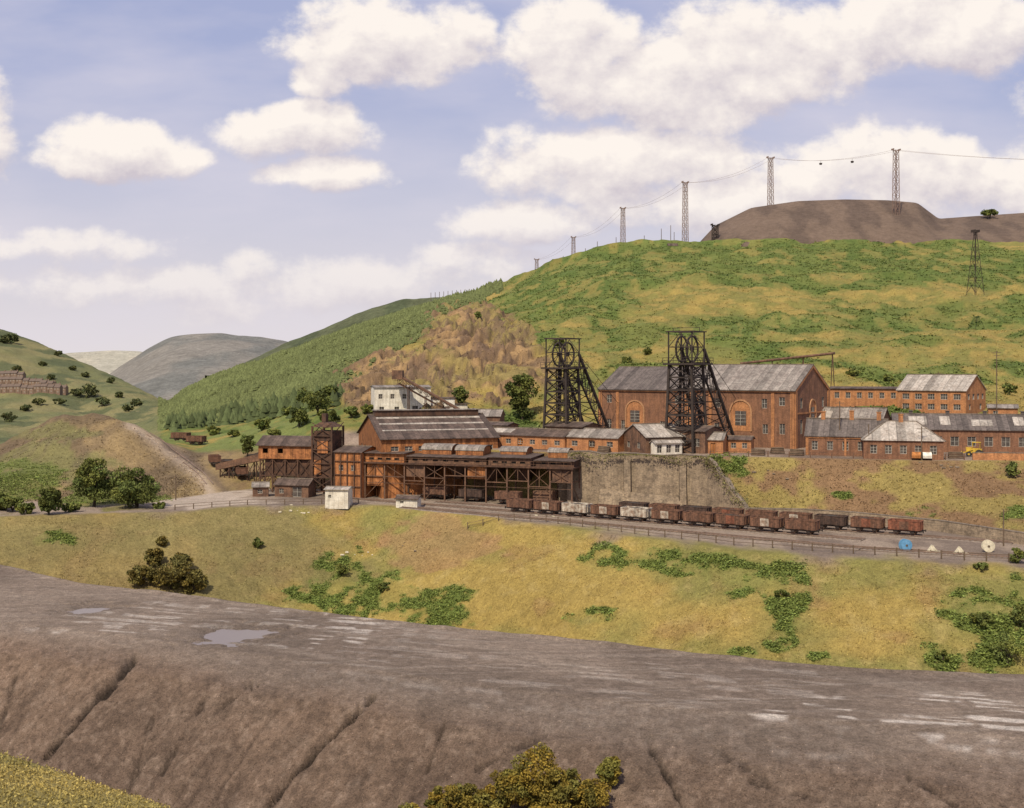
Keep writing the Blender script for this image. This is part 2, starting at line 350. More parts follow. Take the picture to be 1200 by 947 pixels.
gm*=sst(GS,6.7,7.05)*(1-sst(GS,7.93,8.0)); gmb=gm*sst(nG,.40,.58)
e1=mx(e1,green,np.clip(gmb*.8+gm*.2,0,1)); VEG=np.maximum(VEG,gmb)
c=mx(c,e1,sst(GS,4.98,5.05))
led=mx(C(.30,.235,.185),C(.20,.155,.125),sst(nB,.4,.65)); led=mx(led,C(.46,.38,.31),ell(230,582,80,12,nB)*.8)
led=mx(led,olive,np.clip(sst(nB,.48,.6)*sst(GPX,200,100),0,1))
c=mx(c,led,sst(GS+(nB-.5)*.35,7.95,8.15))
bk=mx(C(.26,.20,.07),C(.21,.13,.07),sst(nB,.45,.62)); bg=np.clip(ell(850,545,40,14)+ell(1080,600,16,6)+ell(1190,605,16,14)+ell(985,580,10,4),0,1)*sst(nG,.38,.55); bk=mx(bk,green,bg)
lm=mx(C(.29,.21,.105),C(.18,.13,.075),sst(nA,.4,.6)); lm=mx(lm,C(.38,.27,.13),ell(165,515,50,25,nA)*.6); lm=mx(lm,C(.19,.185,.07),np.clip(ell(50,545,80,26,nB)+ell(60,508,50,8,nB),0,1)*.7); lg=np.clip(ell(20,568,50,24,nB)+ell(120,585,80,14,nB)+ell(35,546,45,7,nB),0,1); lm=mx(lm,green*.9,lg*.7)
rid3=1-np.abs(2*vnoise(X_/3.0+fbm(X_/9,Y_/9,2,3)*2,GZ/6,71)-1); lm=mx(lm,C(.11,.08,.058),rid3**4*.5*(1-lg))
pth=np.full_like(GY,99.0)
for (a,b,c_,d_) in ((248,578,232,556),(232,556,205,532),(205,532,175,510),(175,510,152,496)):
    pth=np.minimum(pth,segd(a,b,c_,d_)[0])
lm=mx(lm,C(.42,.33,.25),np.exp(-(pth/7)**2)*.85)
pth2=np.full_like(GY,99.0)
for (a,b,c_,d_) in ((266,578,250,560),(250,560,224,540),(224,540,194,520)): pth2=np.minimum(pth2,segd(a,b,c_,d_)[0])
lm=mx(lm,C(.13,.095,.075),np.exp(-(pth2/4.5)**2)*.7)
bk=mx(bk,lm,sst(GPX,330,250))
VEG=np.maximum(VEG,(bg+lg*leftm*.6)*((GS>8.9)&(GS<11.2)))
c=mx(c,bk,sst(GS+(nB-.5)*.1,8.98,9.06))
ter=mx(C(.29,.22,.17),C(.19,.14,.11),sst(nB,.4,.65))
c=mx(c,ter,sst(GS,9.99,10.03)*sst(GPX,330,400))
c=mx(c,lm,sst(GS,9.99,10.03)*sst(GPX,330,250))
gsel=sst(nE*.7+nD*.7-.2,.40,.52)
hillg=mx(C(.095,.13,.034),C(.135,.16,.044),sst(nB,.35,.65)); hilly=mx(C(.30,.225,.07),C(.20,.18,.055),sst(nB,.4,.6))
top=ell(850,310,330,38,nE,.8); gsel=np.clip(gsel+top*.95+ell(640,360,60,45,nE)*.8+ell(980,378,190,10,nE,.9)*.95+ell(1080,362,150,9,nE,.9)*.9+ell(960,403,170,9,nE,.9)*.85+ell(720,390,70,22,nE)*.8,0,1)
yb=np.clip(ell(800,345,66,10,nE)+ell(905,350,55,11,nE)+ell(1090,343,120,5,nE)+ell(990,326,34,6,nE)*.8+ell(1140,389,100,5,nE)+ell(770,372,40,10,nE)*.7+ell(1120,420,110,12,nE)*.9+ell(870,366,50,5,nE)*.6+ell(800,417,60,12,nE)*.6,0,1)
gsel=gsel*(1-yb*.9)*(1-.55*sst(fbm(X_/6,Y_/12,4,251),.54,.62))
hc=mx(hilly,hillg,gsel)
rock=mx(C(.31,.20,.10),C(.19,.125,.072),sst(nB,.42,.6)); rock=mx(rock,C(.25,.205,.07),sst(nA,.48,.60)*.7)
rock=mx(rock,C(.10,.068,.05),sst(crg,.455,.485)*(1-sst(crg,.495,.525))*.85)
hc=mx(hc,rock,rk); gsel=gsel*(1-rk)
hc=mx(hc,C(.15,.10,.072),qs*.75*sst(nC,.38,.56))
line=np.interp(GPX,[150,200,300,400,450,520,600],[506,502,492,468,432,382,335])
FO=((GPY<line+(nB-.5)*10)&(GPX>186)&(GPX<590)&(GS>12.3)).astype(float)
FO*=1-np.clip(rk*1.2,0,1)
hc=mx(hc,C(.13,.15,.058),FO*.9); gsel=gsel*(1-FO)
low=((GPX>186)&(GPX<360)&(GS>11)&(GS<12.6)); hc=mx(hc,C(.16,.185,.058),low*1.0*sst(nB,.3,.5))
nF=fbm(X_/60,Y_/60,4,301)
lh=mx(C(.145,.15,.07),C(.205,.185,.088),sst(nF,.4,.6)); lh=mx(lh,C(.085,.10,.05),sst(fbm(X_/25,Y_/30,4,311),.50,.58)*.85)
hc=mx(hc,lh,sst(GPX,192,184)*sst(GS,11.3,11.8))
c=mx(c,hc,sst(GS,11.0,11.35)*np.where(GPX<190,sst(GS,11.3,11.9),1))
HV=gsel*(GS>11.2)*(GPX>350)*(GS<15.0)
GC=c
mt=attr_mat('moorland_ground',scales=((.06,.10),(.5,.14),(2.2,.22),(8,.34)),bumpd=.22)
o=arr_mesh('ground',verts,grid_faces(*GY.shape),mt,GC.reshape(-1,3),smooth=True)
tag(o,'valley ground with spoil plateau, grassy banks and moorland hillside','ground',kind='structure')
mb=MB(); mb.poly([(-9000,700,-32),(9000,700,-32),(9000,14000,-32),(-9000,14000,-32)])
mfar=mat('far_valley_green',(.16,.17,.12),(.14,.15,.11),ns=.01,streak=0,bump=0)
tag(mb.obj('far_valley_ground',[mfar]),'distant valley floor seen beyond the hills','ground',kind='structure')
def hill(name,label,kn,Y0,Y1,Y2,basepy,cA,cB,ns=60,namp=6,seed=0):
    a=np.array(kn,float); pxs=np.arange(a[0,0],a[-1,0]+.1,4); py=np.interp(pxs,a[:,0],a[:,1]); py=sm(py,7)
    rows=36; vs=[];
    zc=P(py,Y1)
    for j in range(rows):
        t=j/(rows-1)
        if t<.7:
            u=t/.7; Y=Y0+(Y1-Y0)*u; z=P(basepy,Y0)+(zc-P(basepy,Y0))*(u**.85)
        else:
            u=(t-.7)/.3; Y=Y1+(Y2-Y1)*u; z=zc-(zc+30)*u*u
        x=(pxs-600)/F*Y
        n=fbm(x/ns,np.full_like(x,Y)/ns,4,seed+3)-.5
        vs.append(np.stack([x,np.full_like(x,Y),z+n*namp*(1 if t<.95 else 0)],-1))
    V=np.array(vs); nn_=fbm(V[...,0]/ns*1.5,V[...,1]/ns/1.5,5,seed+9)
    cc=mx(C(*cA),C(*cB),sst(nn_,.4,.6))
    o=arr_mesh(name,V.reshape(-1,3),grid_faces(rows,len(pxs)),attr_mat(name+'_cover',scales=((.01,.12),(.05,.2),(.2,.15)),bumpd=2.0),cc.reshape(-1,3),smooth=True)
    tag(o,label,'hill',kind='structure'); return o
hill('distant_hill','bare mountain across the valley, distance haze painted into its colour',[(60,470),(120,445),(150,423),(175,406),(200,394),(225,390),(260,390),(300,394),(340,400),(400,425),(520,470)],1500,2200,2700,478,(.20,.185,.165),(.15,.15,.14),ns=120,namp=16,seed=3)  # aerial haze is mixed into both base colours, there is no haze volume
hill('distant_pasture_hill','green pasture hill, paled by haze painted into its colour',[(-100,440),(0,425),(80,414),(120,411),(165,411),(200,420),(300,450)],2600,3200,3800,460,(.44,.40,.32),(.36,.34,.28),ns=150,namp=10,seed=5)  # paler base colours stand in for the haze of greater distance
hill('forested_ridge','dark conifer-covered ridge above the plantation',[(240,450),(300,420),(330,405),(370,388),(430,361),(465,350),(495,349),(530,349),(570,342),(650,350)],1200,1400,1700,440,(.065,.078,.042),(.09,.10,.055),ns=40,namp=9,seed=7)
def spoil():
    a=np.array([(800,292),(815,289),(838,264),(880,243),(935,235),(990,233),(1040,234),(1075,237),(1100,256),(1140,253),(1200,249),(1300,247),(1450,290)],float)
    pxs=np.arange(800,1450,3.0); py=sm(np.interp(pxs,a[:,0],a[:,1]),3)
    Y0,Y1,Y2,Y3=612,680,730,790; rows=40; vs=[]
    zb=np.array([Hh(WX(p,Y0),Y0) for p in pxs])-2.5
    zt=P(py,Y1)
    for j in range(rows):
        t=j/(rows-1)
        if t<.6: u=t/.6; Y=Y0+(Y1-Y0)*u; z=zb+(zt-zb)*u**.8
        elif t<.75: u=(t-.6)/.15; Y=Y1+(Y2-Y1)*u; z=zt
        else: u=(t-.75)/.25; Y=Y2+(Y3-Y2)*u; z=zt-(zt-85)*u
        x=(pxs-600)/F*Y
        g=1-np.abs(2*vnoise(x/3+.3*j/6,np.full_like(x,Y/60),9)-1)
        vs.append(np.stack([x,np.full_like(x,Y),z-g**4*.3*(.1<t<.58)+(fbm(x/12,np.full_like(x,Y/12),3,4)-.5)*.7*(t<.5)],-1))
    V=np.array(vs); n=fbm(V[...,0]/7,V[...,1]/25,4,66)
    cc=mx(C(.15,.108,.083),C(.11,.08,.064),sst(n,.4,.6))
    o=arr_mesh('spoil_tip',V.reshape(-1,3),grid_faces(rows,len(pxs)),attr_mat('colliery_spoil',scales=((.05,.10),(.4,.15),(2,.15))),cc.reshape(-1,3),smooth=True)
    tag(o,'dark brown flat-topped colliery waste tip on the ridge','spoil tip',kind='structure')
spoil()
mw,nt,b,co=base_mat('muddy_water'); b.inputs['Base Color'].default_value=(.18,.14,.12,1); b.inputs['Roughness'].default_value=.2; b.inputs['Specular IOR Level'].default_value=.2
for (X,Y,rX,rY) in pudinfo:
    mb=MB(); pts=[]
    for i in range(40):
        t=2*math.pi*i/40; r=1.5; pts.append((math.cos(t)*rX*r,math.sin(t)*rY*r,0))
    mb.poly(pts); o=mb.obj('puddle',[mw]); o.location=(X,Y,1.755); tag(o,'shallow muddy puddle on the spoil plateau','puddle',kind='structure')
# ---------------------------------------------------------------- vegetation stuff
leafm=attr_mat('leaf_cover',scales=((2.5,.25),),bumpd=0,rough=.8)
def tufts(name,pts,size,n,cols,label,cat='bracken',flat=.6,kind='stuff',zs=1.0,var=(.6,1.45)):
    N=len(pts)*n; base=np.repeat(pts,n,0); sz=(np.repeat(size,n) if not np.isscalar(size) else size)*rng.uniform(.6,1.3,N)
    off=rng.normal(0,1,(N,3))*np.array([.5,.5,.28*zs])*sz[:,None]; off[:,2]=np.abs(off[:,2])
    c=base+off
    a=rng.normal(0,1,(N,3)); a[:,2]*=flat; a/=np.linalg.norm(a,axis=1)[:,None]
    b_=rng.normal(0,1,(N,3)); b_[:,2]*=flat; b_-=a*(a*b_).sum(1)[:,None]; b_/=np.linalg.norm(b_,axis=1)[:,None]
    a*=sz[:,None]*.42; b_*=sz[:,None]*.24
    V=np.stack([c-a,c-b_,c+a,c+b_],1).reshape(-1,3)
    Fc=np.arange(N*4).reshape(-1,4)
    cc=np.repeat(cols,n,0)*rng.uniform(var[0],var[1],(N,1)); cc=np.repeat(cc,4,0)
    o=arr_mesh(name,V,Fc,leafm,cc); tag(o,label,cat,kind=kind); return o
def sample(mask,N):
    m=np.nan_to_num(mask.ravel().astype(float)); m=m/m.sum(); idx=rng.choice(len(m),N,p=m)
    p=verts[idx].copy(); s=(p[:,1]/F*DX)
    p[:,0]+=rng.uniform(-.5,.5,N)*s; p[:,1]+=rng.uniform(-.3,.3,N)*s
    return p,idx
lum=lambda n: rng.uniform(.75,1.3,(n,1))
gcf=GC.reshape(-1,3)
p,ix=sample(VEG**1.5*(GY<300),9500); tufts('bracken_cover',p,.40,6,np.array([.122,.16,.044])*lum(9500)+rng.uniform(0,.04,(9500,1))*np.array([1,.7,0]),'green bracken and bramble patches on the banks',zs=.8)
vis=(GS>6.9)&(GS<7.98); p,ix=sample(vis*(1-gmb*.8)*(.3+sst(nB,.4,.7)),17000)
tufts('dry_grass',p,.26,3,gcf[ix]*1.1*lum(17000),'dry golden grass tufts on the embankment','grass',flat=1.3,zs=1.2)
p,ix=sample((GS>9)&(GS<9.98)&(GPX>860)&(GPX<1300),2500); tufts('rough_grass',p,.4,3,gcf[ix]*lum(2500),'rough grass on the bank below the yard','grass',flat=1.2)
p,ix=sample((GS>9)&(GS<10.9)&(GPX>-60)&(GPX<240),4500); tufts('mound_grass',p,.4,3,gcf[ix]*lum(4500),'sparse rough grass on the old spoil mound','grass',flat=1.2)
p,ix=sample(HV**2*(GPX>560)*(GPX<1330),20000); tufts('hillside_bracken',p,.9,4,gcf[ix]*1.0*lum(20000),'green bracken covering the moorland hillside',zs=.6,var=(.8,1.2))
p,ix=sample((GS>11.6)&(GS<14.9)&(HV<.3)&(FO<.3)&(GPX>380)&(GPX<1300),7000); tufts('moor_grass',p,.6,3,gcf[ix]*1.0*lum(7000),'tussocky yellow moor grass','grass',var=(.82,1.18))
p,ix=sample((GS<1.35)&(GPX>-250)&(GPX<350)&(GY>28),12000); tufts('near_grass',p,.11,3,gcf[ix]*1.1*lum(12000),'rough grass of the near slope','grass',flat=1.5,zs=1.5,var=(.75,1.25))
p,ix=sample((GS>2.1)&(GS<3.6)&(GPX>-100)&(GPX<1330)&(GPY<960),20000); tufts('loose_shale',p,.10,2,gcf[ix]*rng.uniform(.4,2.0,(20000,1)),'loose shale stones on the spoil slope','shale',flat=.8,zs=.4)
def cones(name,pts,h,r,cols,label):
    N=len(pts); k=5; hh=h[:,None]
    tiers=((0.05,.66,1.0),(.38,1.0,.66)); V=[];Fc=[];CC=[];base=0
    ang=np.arange(k)*2*np.pi/k
    for (z0,z1,rr) in tiers:
        ring=np.zeros((N,k+1,3)); rad=(r[:,None]*rr)*rng.uniform(.7,1.25,(N,k))
        ring[:,:k,0]=pts[:,0,None]+np.cos(ang)*rad; ring[:,:k,1]=pts[:,1,None]+np.sin(ang)*rad; ring[:,:k,2]=pts[:,2,None]+hh*z0
        ring[:,k,:]=pts+np.stack([0*h,0*h,h*z1],1)
        V.append(ring.reshape(-1,3)); i=base+np.arange(N)[:,None]*(k+1)
        for j in range(k): Fc.append(np.concatenate([i+j,i+(j+1)%k,i+k],1))
        CC.append(np.repeat(cols,k+1,0)); base+=N*(k+1)
    o=arr_mesh(name,np.concatenate(V),np.concatenate(Fc),leafm,np.concatenate(CC)); tag(o,label,'forest',kind='stuff')
NP=34000
p,ix=sample(FO*(GS<15.1),NP)
hts=rng.uniform(1.3,2.6,NP)*np.interp(p[:,1],[400,850],[.8,1.15]); cl=np.array([.13,.15,.058])*rng.uniform(.68,1.15,(NP,1))*(.8+.4*fbm(p[:,0]/30,p[:,1]/40,3,17))[:,None]
cones('conifer_plantation',p,hts,hts*.55,cl,'young conifer plantation covering the valley side')
p,ix=sample(((GS>12.2)&(GS<14.2)&(GPX>195)&(GPX<400)&(GPY>line-8)&(GPY<line+4)),320)
hts=rng.uniform(3,5.5,320); cones('plantation_edge',p,hts,hts*.4,np.array([.08,.10,.04])*rng.uniform(.6,1.2,(320,1)),'dark mature conifers along the plantation edge')
wl=[]
for i in range(420):
    t=rng.random(); x0,y0=WX(663,236.3),236.0; x1,y1=WX(830,225.4),225.2
    cl_=fbm(np.array([t*9.0]),np.array([0.3]),2,5)[0]
    z=10.0-abs(rng.normal(0,1))*1.0*max(0,cl_-.42)*4
    if z>.3: wl.append((x0+(x1-x0)*t,y0+(y1-y0)*t-.3,z))
for i in range(500):
    t=rng.random(); a_px=829+45*t; Yb=225.6-9*t; wl.append((WX(a_px,Yb)+rng.normal(0,.7),Yb+rng.uniform(-.3,1.4),9.9-8.4*t+rng.normal(0,.35)))
wl=np.array(wl); tufts('wall_weeds',wl,.38,4,np.array([.17,.155,.06])*lum(len(wl)),'straggling weeds growing over the stone walls','weeds')
# ---------------------------------------------------------------- trees
def tree(name,label,cat,pos,h,w,leaf,n,colr,trunk=.25,group=None,hue=.3,clumps=None):
    t=thing(name,label,cat,pos,0,group)
    k=clumps or max(16,int(18+w)); rr=np.random.default_rng(int(abs(pos[0])*97+pos[1]*13)+int(h*7))
    d=rr.normal(0,1,(k,3)); d/=np.linalg.norm(d,axis=1)[:,None]; rad=rr.uniform(.2,1,k)**.5
    cz=h*(trunk+(1-trunk)*.44); ax=np.array([w*.36,w*.36,h*(1-trunk)*.40]); cc=d*rad[:,None]*ax; cc[:,2]+=cz
    cr=rr.uniform(.14,.24,k)*min(w,h*1.1)*.85
    mb=MB(); tr=max(.06,w*.03)
    mb.cyl((0,0,-.4),(w*.02,0,h*trunk+.1*h),tr*1.3,tr*.8,8)
    for i in range(min(k,9)):
        s=Vector((w*.015,0,h*trunk*.8+.03*h*i)); e=Vector(cc[i]); mb.cyl(s,s.lerp(e,.85),tr*.5,tr*.15,6)
    mb.obj('trunk','bark',t)
    idx=rr.integers(0,k,n); v=rr.normal(0,1,(n,3)); v/=np.linalg.norm(v,axis=1)[:,None]
    v*=(rr.uniform(.3,1,n)**.5)[:,None]; v[:,2]*=.75
    c=cc[idx]+v*cr[idx][:,None]; c[:,2]=np.maximum(c[:,2],.05)
    a=rr.normal(0,1,(n,3)); a/=np.linalg.norm(a,axis=1)[:,None]; b_=rr.normal(0,1,(n,3)); b_-=a*(a*b_).sum(1)[:,None]; b_/=np.linalg.norm(b_,axis=1)[:,None]
    s=leaf*rr.uniform(.6,1.3,n)[:,None]; a*=s*.6;b_*=s*.38
    V=np.stack([c-a,c-b_,c+a,c+b_],1).reshape(-1,3)
    tint=rr.uniform(.65,1.35,k)[idx][:,None]*rr.uniform(.7,1.3,(n,1)); warm=rr.uniform(0,hue,k)[idx][:,None]
    col_=np.array(colr)*tint*(1+warm*np.array([1.4,.5,-.3]))
    o=arr_mesh('crown',V,np.arange(n*4).reshape(-1,4),leafm,np.repeat(col_,4,0)); o.parent=t
    return t
def treeP(px,py,hpx,wpx,colr,name='broadleaf_tree',label='dark green broadleaf tree on the slope',n=2200,leafpx=2.8,trunk=.10,ymin=20,group=None,hue=.3,at=None):
    x,y,z=at if at else hit(px,py,ymin); s=y/F
    return tree(name,label,'bush' if 'bush' in name else 'tree',(x,y,z),hpx*s,wpx*s,leafpx*s,n,colr,trunk,group,hue)
dg=(.08,.105,.032); mg=(.11,.14,.043)
treeP(110,594,64,56,(.10,.13,.04),label='round-headed tree beside the dirt track',ymin=200,n=6500,leafpx=2.5,trunk=.05); treeP(160,595,54,66,(.10,.13,.04),label='broad low tree beside the dirt track',ymin=200,n=6500,leafpx=2.5,trunk=.03)
treeP(57,603,36,34,dg,label='small dark tree at the foot of the mound',ymin=200,n=2800,trunk=.03)
for (a,b,h,w) in ((14,600,20,40),(32,602,14,34),(84,600,12,30),(5,598,26,30),(186,596,8,20)):
    treeP(a,b,h,w,mg,name='hedge_bush',label='green bush at the mound foot',ymin=200,trunk=.02,n=1400,group='bushes at the mound foot')
for (a,b,h,w) in ((200,690,44,60),(166,686,26,40),(226,694,30,36),(180,664,26,26),(212,668,22,30),(190,640,12,16)):
    treeP(a,b,h,w,(.12,.11,.038),name='gorse_bush',label='sprawling olive gorse bush on the embankment',trunk=.02,ymin=150,group='gorse on the embankment',n=2200)
treeP(302,642,12,15,dg,name='gorse_bush',label='small isolated bush on the embankment',trunk=.03,ymin=150,n=500)
treeP(612,492,62,46,dg,label='dark broadleaf tree behind the headframe',ymin=285,n=3600,trunk=.05)
treeP(540,475,26,22,mg,ymin=285,n=700); treeP(655,408,14,16,dg,ymin=300,n=400)
for (a,b,h,w) in ((290,535,30,24),(320,520,20,20),(350,500,26,30),(372,486,34,40),(388,474,26,24),(385,500,22,34),(412,490,16,22),(250,510,12,18),(430,485,12,20),(360,478,26,30),(340,490,18,22),(308,505,16,26),(275,512,10,22)):
    treeP(a,b,h,w,dg if h>20 else mg,name='valley_tree',label='dark tree at the foot of the wooded slope',ymin=272,n=1400,group='trees below the plantation',leafpx=2.4)
for (a,b,h,w) in ((15,398,14,24),(4,398,10,16),(68,413,7,10),(105,462,18,26),(30,478,9,18),(150,478,9,18),(85,430,6,10),(130,445,7,12),(50,425,6,12),(160,472,10,20),(10,490,12,24),(70,470,8,20),(120,472,12,22),(90,460,10,22),(45,470,8,24),(140,462,8,16),(100,438,6,12),(20,430,6,14),(60,440,6,12)):
    treeP(a,b+4,h,w,(.085,.105,.048),name='hillside_tree',label='dark tree on the far hillside',ymin=365,n=600,leafpx=2.2,group='trees on the far hillside',trunk=.04)
treeP(1160,252,10,26,dg,name='hillside_tree',label='low dark tree on the ridge skyline',n=500,leafpx=2.4,at=(WX(1160,670),670,P(254,670)))
for (a,b,h,w) in ((735,425,8,16),(1090,455,14,24),(560,372,8,10),(860,470,10,16),(1182,470,16,24),(1000,440,8,22),(760,415,8,14),(1040,448,10,20)):
    treeP(a,b,h,w,mg,name='hawthorn_bush',label='small hawthorn on the moorland hillside',ymin=300,n=500,leafpx=2.4,group='hawthorns on the hillside',trunk=.03)
for (a,b,h,w) in ((1150,735,20,36),(1180,778,40,50),(1196,735,30,30),(1105,775,14,24),(1192,660,20,24),(1187,560,20,24),(915,700,10,26),(450,690,8,30),(400,675,16,20),(840,556,8,30),(1150,668,10,22)):
    treeP(a,b,h,w,mg,name='bramble_bush',label='green bramble bush on the grassy bank',trunk=.02,ymin=130,n=1300,leafpx=2.2,group='brambles on the bank')
for (a,tp,w) in ((480,925,48),(540,902,60),(515,912,36),(598,884,52),(628,863,72),(660,882,50),(690,906,60),(716,884,38),(640,915,80),(572,914,50)):
    Y=77.5+random.uniform(-1,1); x=WX(a,Y); z=Hh(x,Y); h=P(tp,Y)-z
    tree('hawthorn_bush','olive-green leafy bush growing on the spoil bank','bush',(x,Y,z),h,w/F*Y,.15,6500,(.145,.135,.036) if a!=716 else (.17,.17,.045),.05,'bushes on the spoil bank',.5,clumps=30)
# ---------------------------------------------------------------- buildings
def wallf(mb,p0,p1,z0,z1,ops,depth=.25,m=0):
    p0=Vector((p0[0],p0[1],0));p1=Vector((p1[0],p1[1],0)); Ln=(p1-p0).length; d=(p1-p0)/Ln; n=Vector((d.y,-d.x,0))
    us=sorted({0,Ln}|{o[0] for o in ops}|{o[1] for o in ops}); vs=sorted({z0,z1}|{o[2] for o in ops}|{o[3] for o in ops})
    pt=lambda u,v,w=0:p0+d*u-n*w+Vector((0,0,v))
    for i in range(len(us)-1):
        for j in range(len(vs)-1):
            a,b,c,e=us[i],us[i+1],vs[j],vs[j+1]; cu=(a+b)/2;cv=(c+e)/2
            if any(o[0]<cu<o[1] and o[2]<cv<o[3] for o in ops): continue
            mb.poly([pt(a,c),pt(b,c),pt(b,e),pt(a,e)],m)
    for o in ops:
        a,b,c,e=o[:4]
        for (s,t) in (((a,c),(b,c)),((b,c),(b,e)),((b,e),(a,e)),((a,e),(a,c))):
            mb.poly([pt(*s),pt(*t),pt(*t,depth),pt(*s,depth)],m)
    return pt
def window(parent,pt,o,name='window',bars=(2,2),fr='frame',gl='glass'):
    a,b,c,e=o[:4]; mb=MB()
    mb.poly([pt(a,c,.2),pt(b,c,.2),pt(b,e,.2),pt(a,e,.2)],0)
    w=.06
    def bar(s,t): mb.beam(pt(*s,.15),pt(*t,.15),w,w,1)
    g=w/2
    for s,t in (((a+g,c+g),(b-g,c+g)),((a+g,e-g),(b-g,e-g)),((a+g,c+g),(a+g,e-g)),((b-g,c+g),(b-g,e-g))): bar(s,t)
    for i in range(1,bars[0]): x=a+(b-a)*i/bars[0]; bar((x,c+w),(x,e-w))
    for i in range(1,bars[1]): z=c+(e-c)*i/bars[1]; mb.beam(pt(a+w,z,.17),pt(b-w,z,.17),w*.8,w*.8,1)
    return mb.obj(name,[gl,fr],parent)
def row(n,L,w,v0,v1,m=1.2):
    st=(L-2*m-w)/(max(n-1,1)); return [(m+st*i,m+st*i+w,v0,v1) for i in range(n)]
def gabled(name,label,loc,rot,L,Wd,he,hr,wall='brick',roof='slate',front=(),right=(),left=(),doors=(),oh=.35,hip=0,found=2,cat='building',chim=(),bars=(2,2),trim=None,gl='glass',vents=0,patch=None):
    t=thing(name,label,cat,loc,rot); mb=MB()
    dset=[tuple(d) for d in doors]; fops=list(front)+dset
    ptF=wallf(mb,(0,0),(L,0),-found,he,fops); ptR=wallf(mb,(L,0),(L,Wd),-found,he,list(right)); 
    wallf(mb,(L,Wd),(0,Wd),-found,he,[]); ptL=wallf(mb,(0,Wd),(0,0),-found,he,list(left))
    if not hip:
        mb.poly([(0,Wd,he),(0,0,he),(0,Wd/2,hr)]); mb.poly([(L,0,he),(L,Wd,he),(L,Wd/2,hr)])
    mb.obj('wall',wall,t)
    for o in front: window(t,ptF,o,bars=bars,gl=gl)
    for o in right: window(t,ptR,o,bars=bars,gl=gl)
    for o in left: window(t,ptL,o,bars=bars,gl=gl)
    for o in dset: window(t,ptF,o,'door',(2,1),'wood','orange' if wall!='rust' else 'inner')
    rb=MB(); th=.14; k=(hr-he)/(Wd/2); dz=oh*k; x0,x1=-oh*.7,L+oh*.7
    if hip:
        h=hip; lo=he-.02; A=[(-oh,-oh,lo-dz),(L+oh,-oh,lo-dz),(L+oh,Wd+oh,lo-dz),(-oh,Wd+oh,lo-dz)]; r1=(h,Wd/2,hr);r2=(L-h,Wd/2,hr)
        rb.poly([A[0],A[1],r2,r1]);rb.poly([A[1],A[2],r2]);rb.poly([A[2],A[3],r1,r2]);rb.poly([A[3],A[0],r1]); rb.poly(A[::-1])
        rb.beam(r1,r2,.25,.2,1)
        for c_,r_ in ((A[0],r1),(A[1],r2),(A[2],r2),(A[3],r1)): rb.beam(c_,r_,.22,.16,1)
    else:
        for s in (0,1):
            ye=-oh if s==0 else Wd+oh; ym=Wd/2
            lo=[(x0,ye,he-dz+.03),(x1,ye,he-dz+.03),(x1,ym,hr+.03),(x0,ym,hr+.03)]
            hi=[(a,b,c+th) for a,b,c in lo]
            rb.hexa(lo+hi if s==0 else lo[::-1]+hi[::-1])
        rb.beam((x0-.02,Wd/2,hr+th+.05),(x1+.02,Wd/2,hr+th+.05),.4,.14,1)
        if patch:
            for (u0,u1,a0,a1) in patch:
                y0=Wd/2*a0;y1=Wd/2*a1; f=lambda y:he+(hr-he)*y/(Wd/2)+th+.05
                rb.hexa([(u0,y0,f(y0)-.02),(u1,y0,f(y0)-.02),(u1,y1,f(y1)-.02),(u0,y1,f(y1)-.02),(u0,y0,f(y0)+.05),(u1,y0,f(y0)+.05),(u1,y1,f(y1)+.05),(u0,y1,f(y1)+.05)],2)
    r=rb.obj('roof',[roof,'stonelt','paleroof'],t)
    for (cx,cy,ch) in chim:
        zb=he+(hr-he)*(1-abs(cy-Wd/2)/(Wd/2))-.4
        cm=MB(); cm.box(cx-.4,cx+.4,cy-.35,cy+.35,zb,zb+ch+.4,0); cm.box(cx-.5,cx+.5,cy-.45,cy+.45,zb+ch+.4,zb+ch+.55,0)
        cm.cyl((cx-.15,cy,zb+ch+.55),(cx-.15,cy,zb+ch+.95),.12,.1,8,1); cm.cyl((cx+.2,cy,zb+ch+.55),(cx+.2,cy,zb+ch+.95),.12,.1,8,1)
        cm.obj('chimney',['obrick','stonelt'],r)
    if vents:
        vm=MB(); vm.box(-.35,.35,-.35,.35,0,.7); vm.box(-.5,.5,-.5,.5,.7,.8); reps('vent',vm,roof,r,[(L*(i+.5)/vents,Wd/2,hr) for i in range(vents)])
    if trim:
        for (u,w) in trim:
            tm=MB(); tm.box(u-w/2,u+w/2,-.12,-.003,-.5,he-.15); tm.obj('pilaster','obrick',t)
        tm=MB(); tm.box(0,L,-.16,-.125,he-.55,he-.12); tm.obj('cornice','obrick',t)
    return t
def gutter(t,L,he,y=-.4):
    mb=MB(); mb.beam((-.3,y,he-.25),(L+.3,y,he-.25),.12)
    for x in (.6,L-.6): mb.beam((x,-.1,he-.3),(x,-.1,.1),.09)
    mb.obj('gutter','iron',t)
TZ=9.8
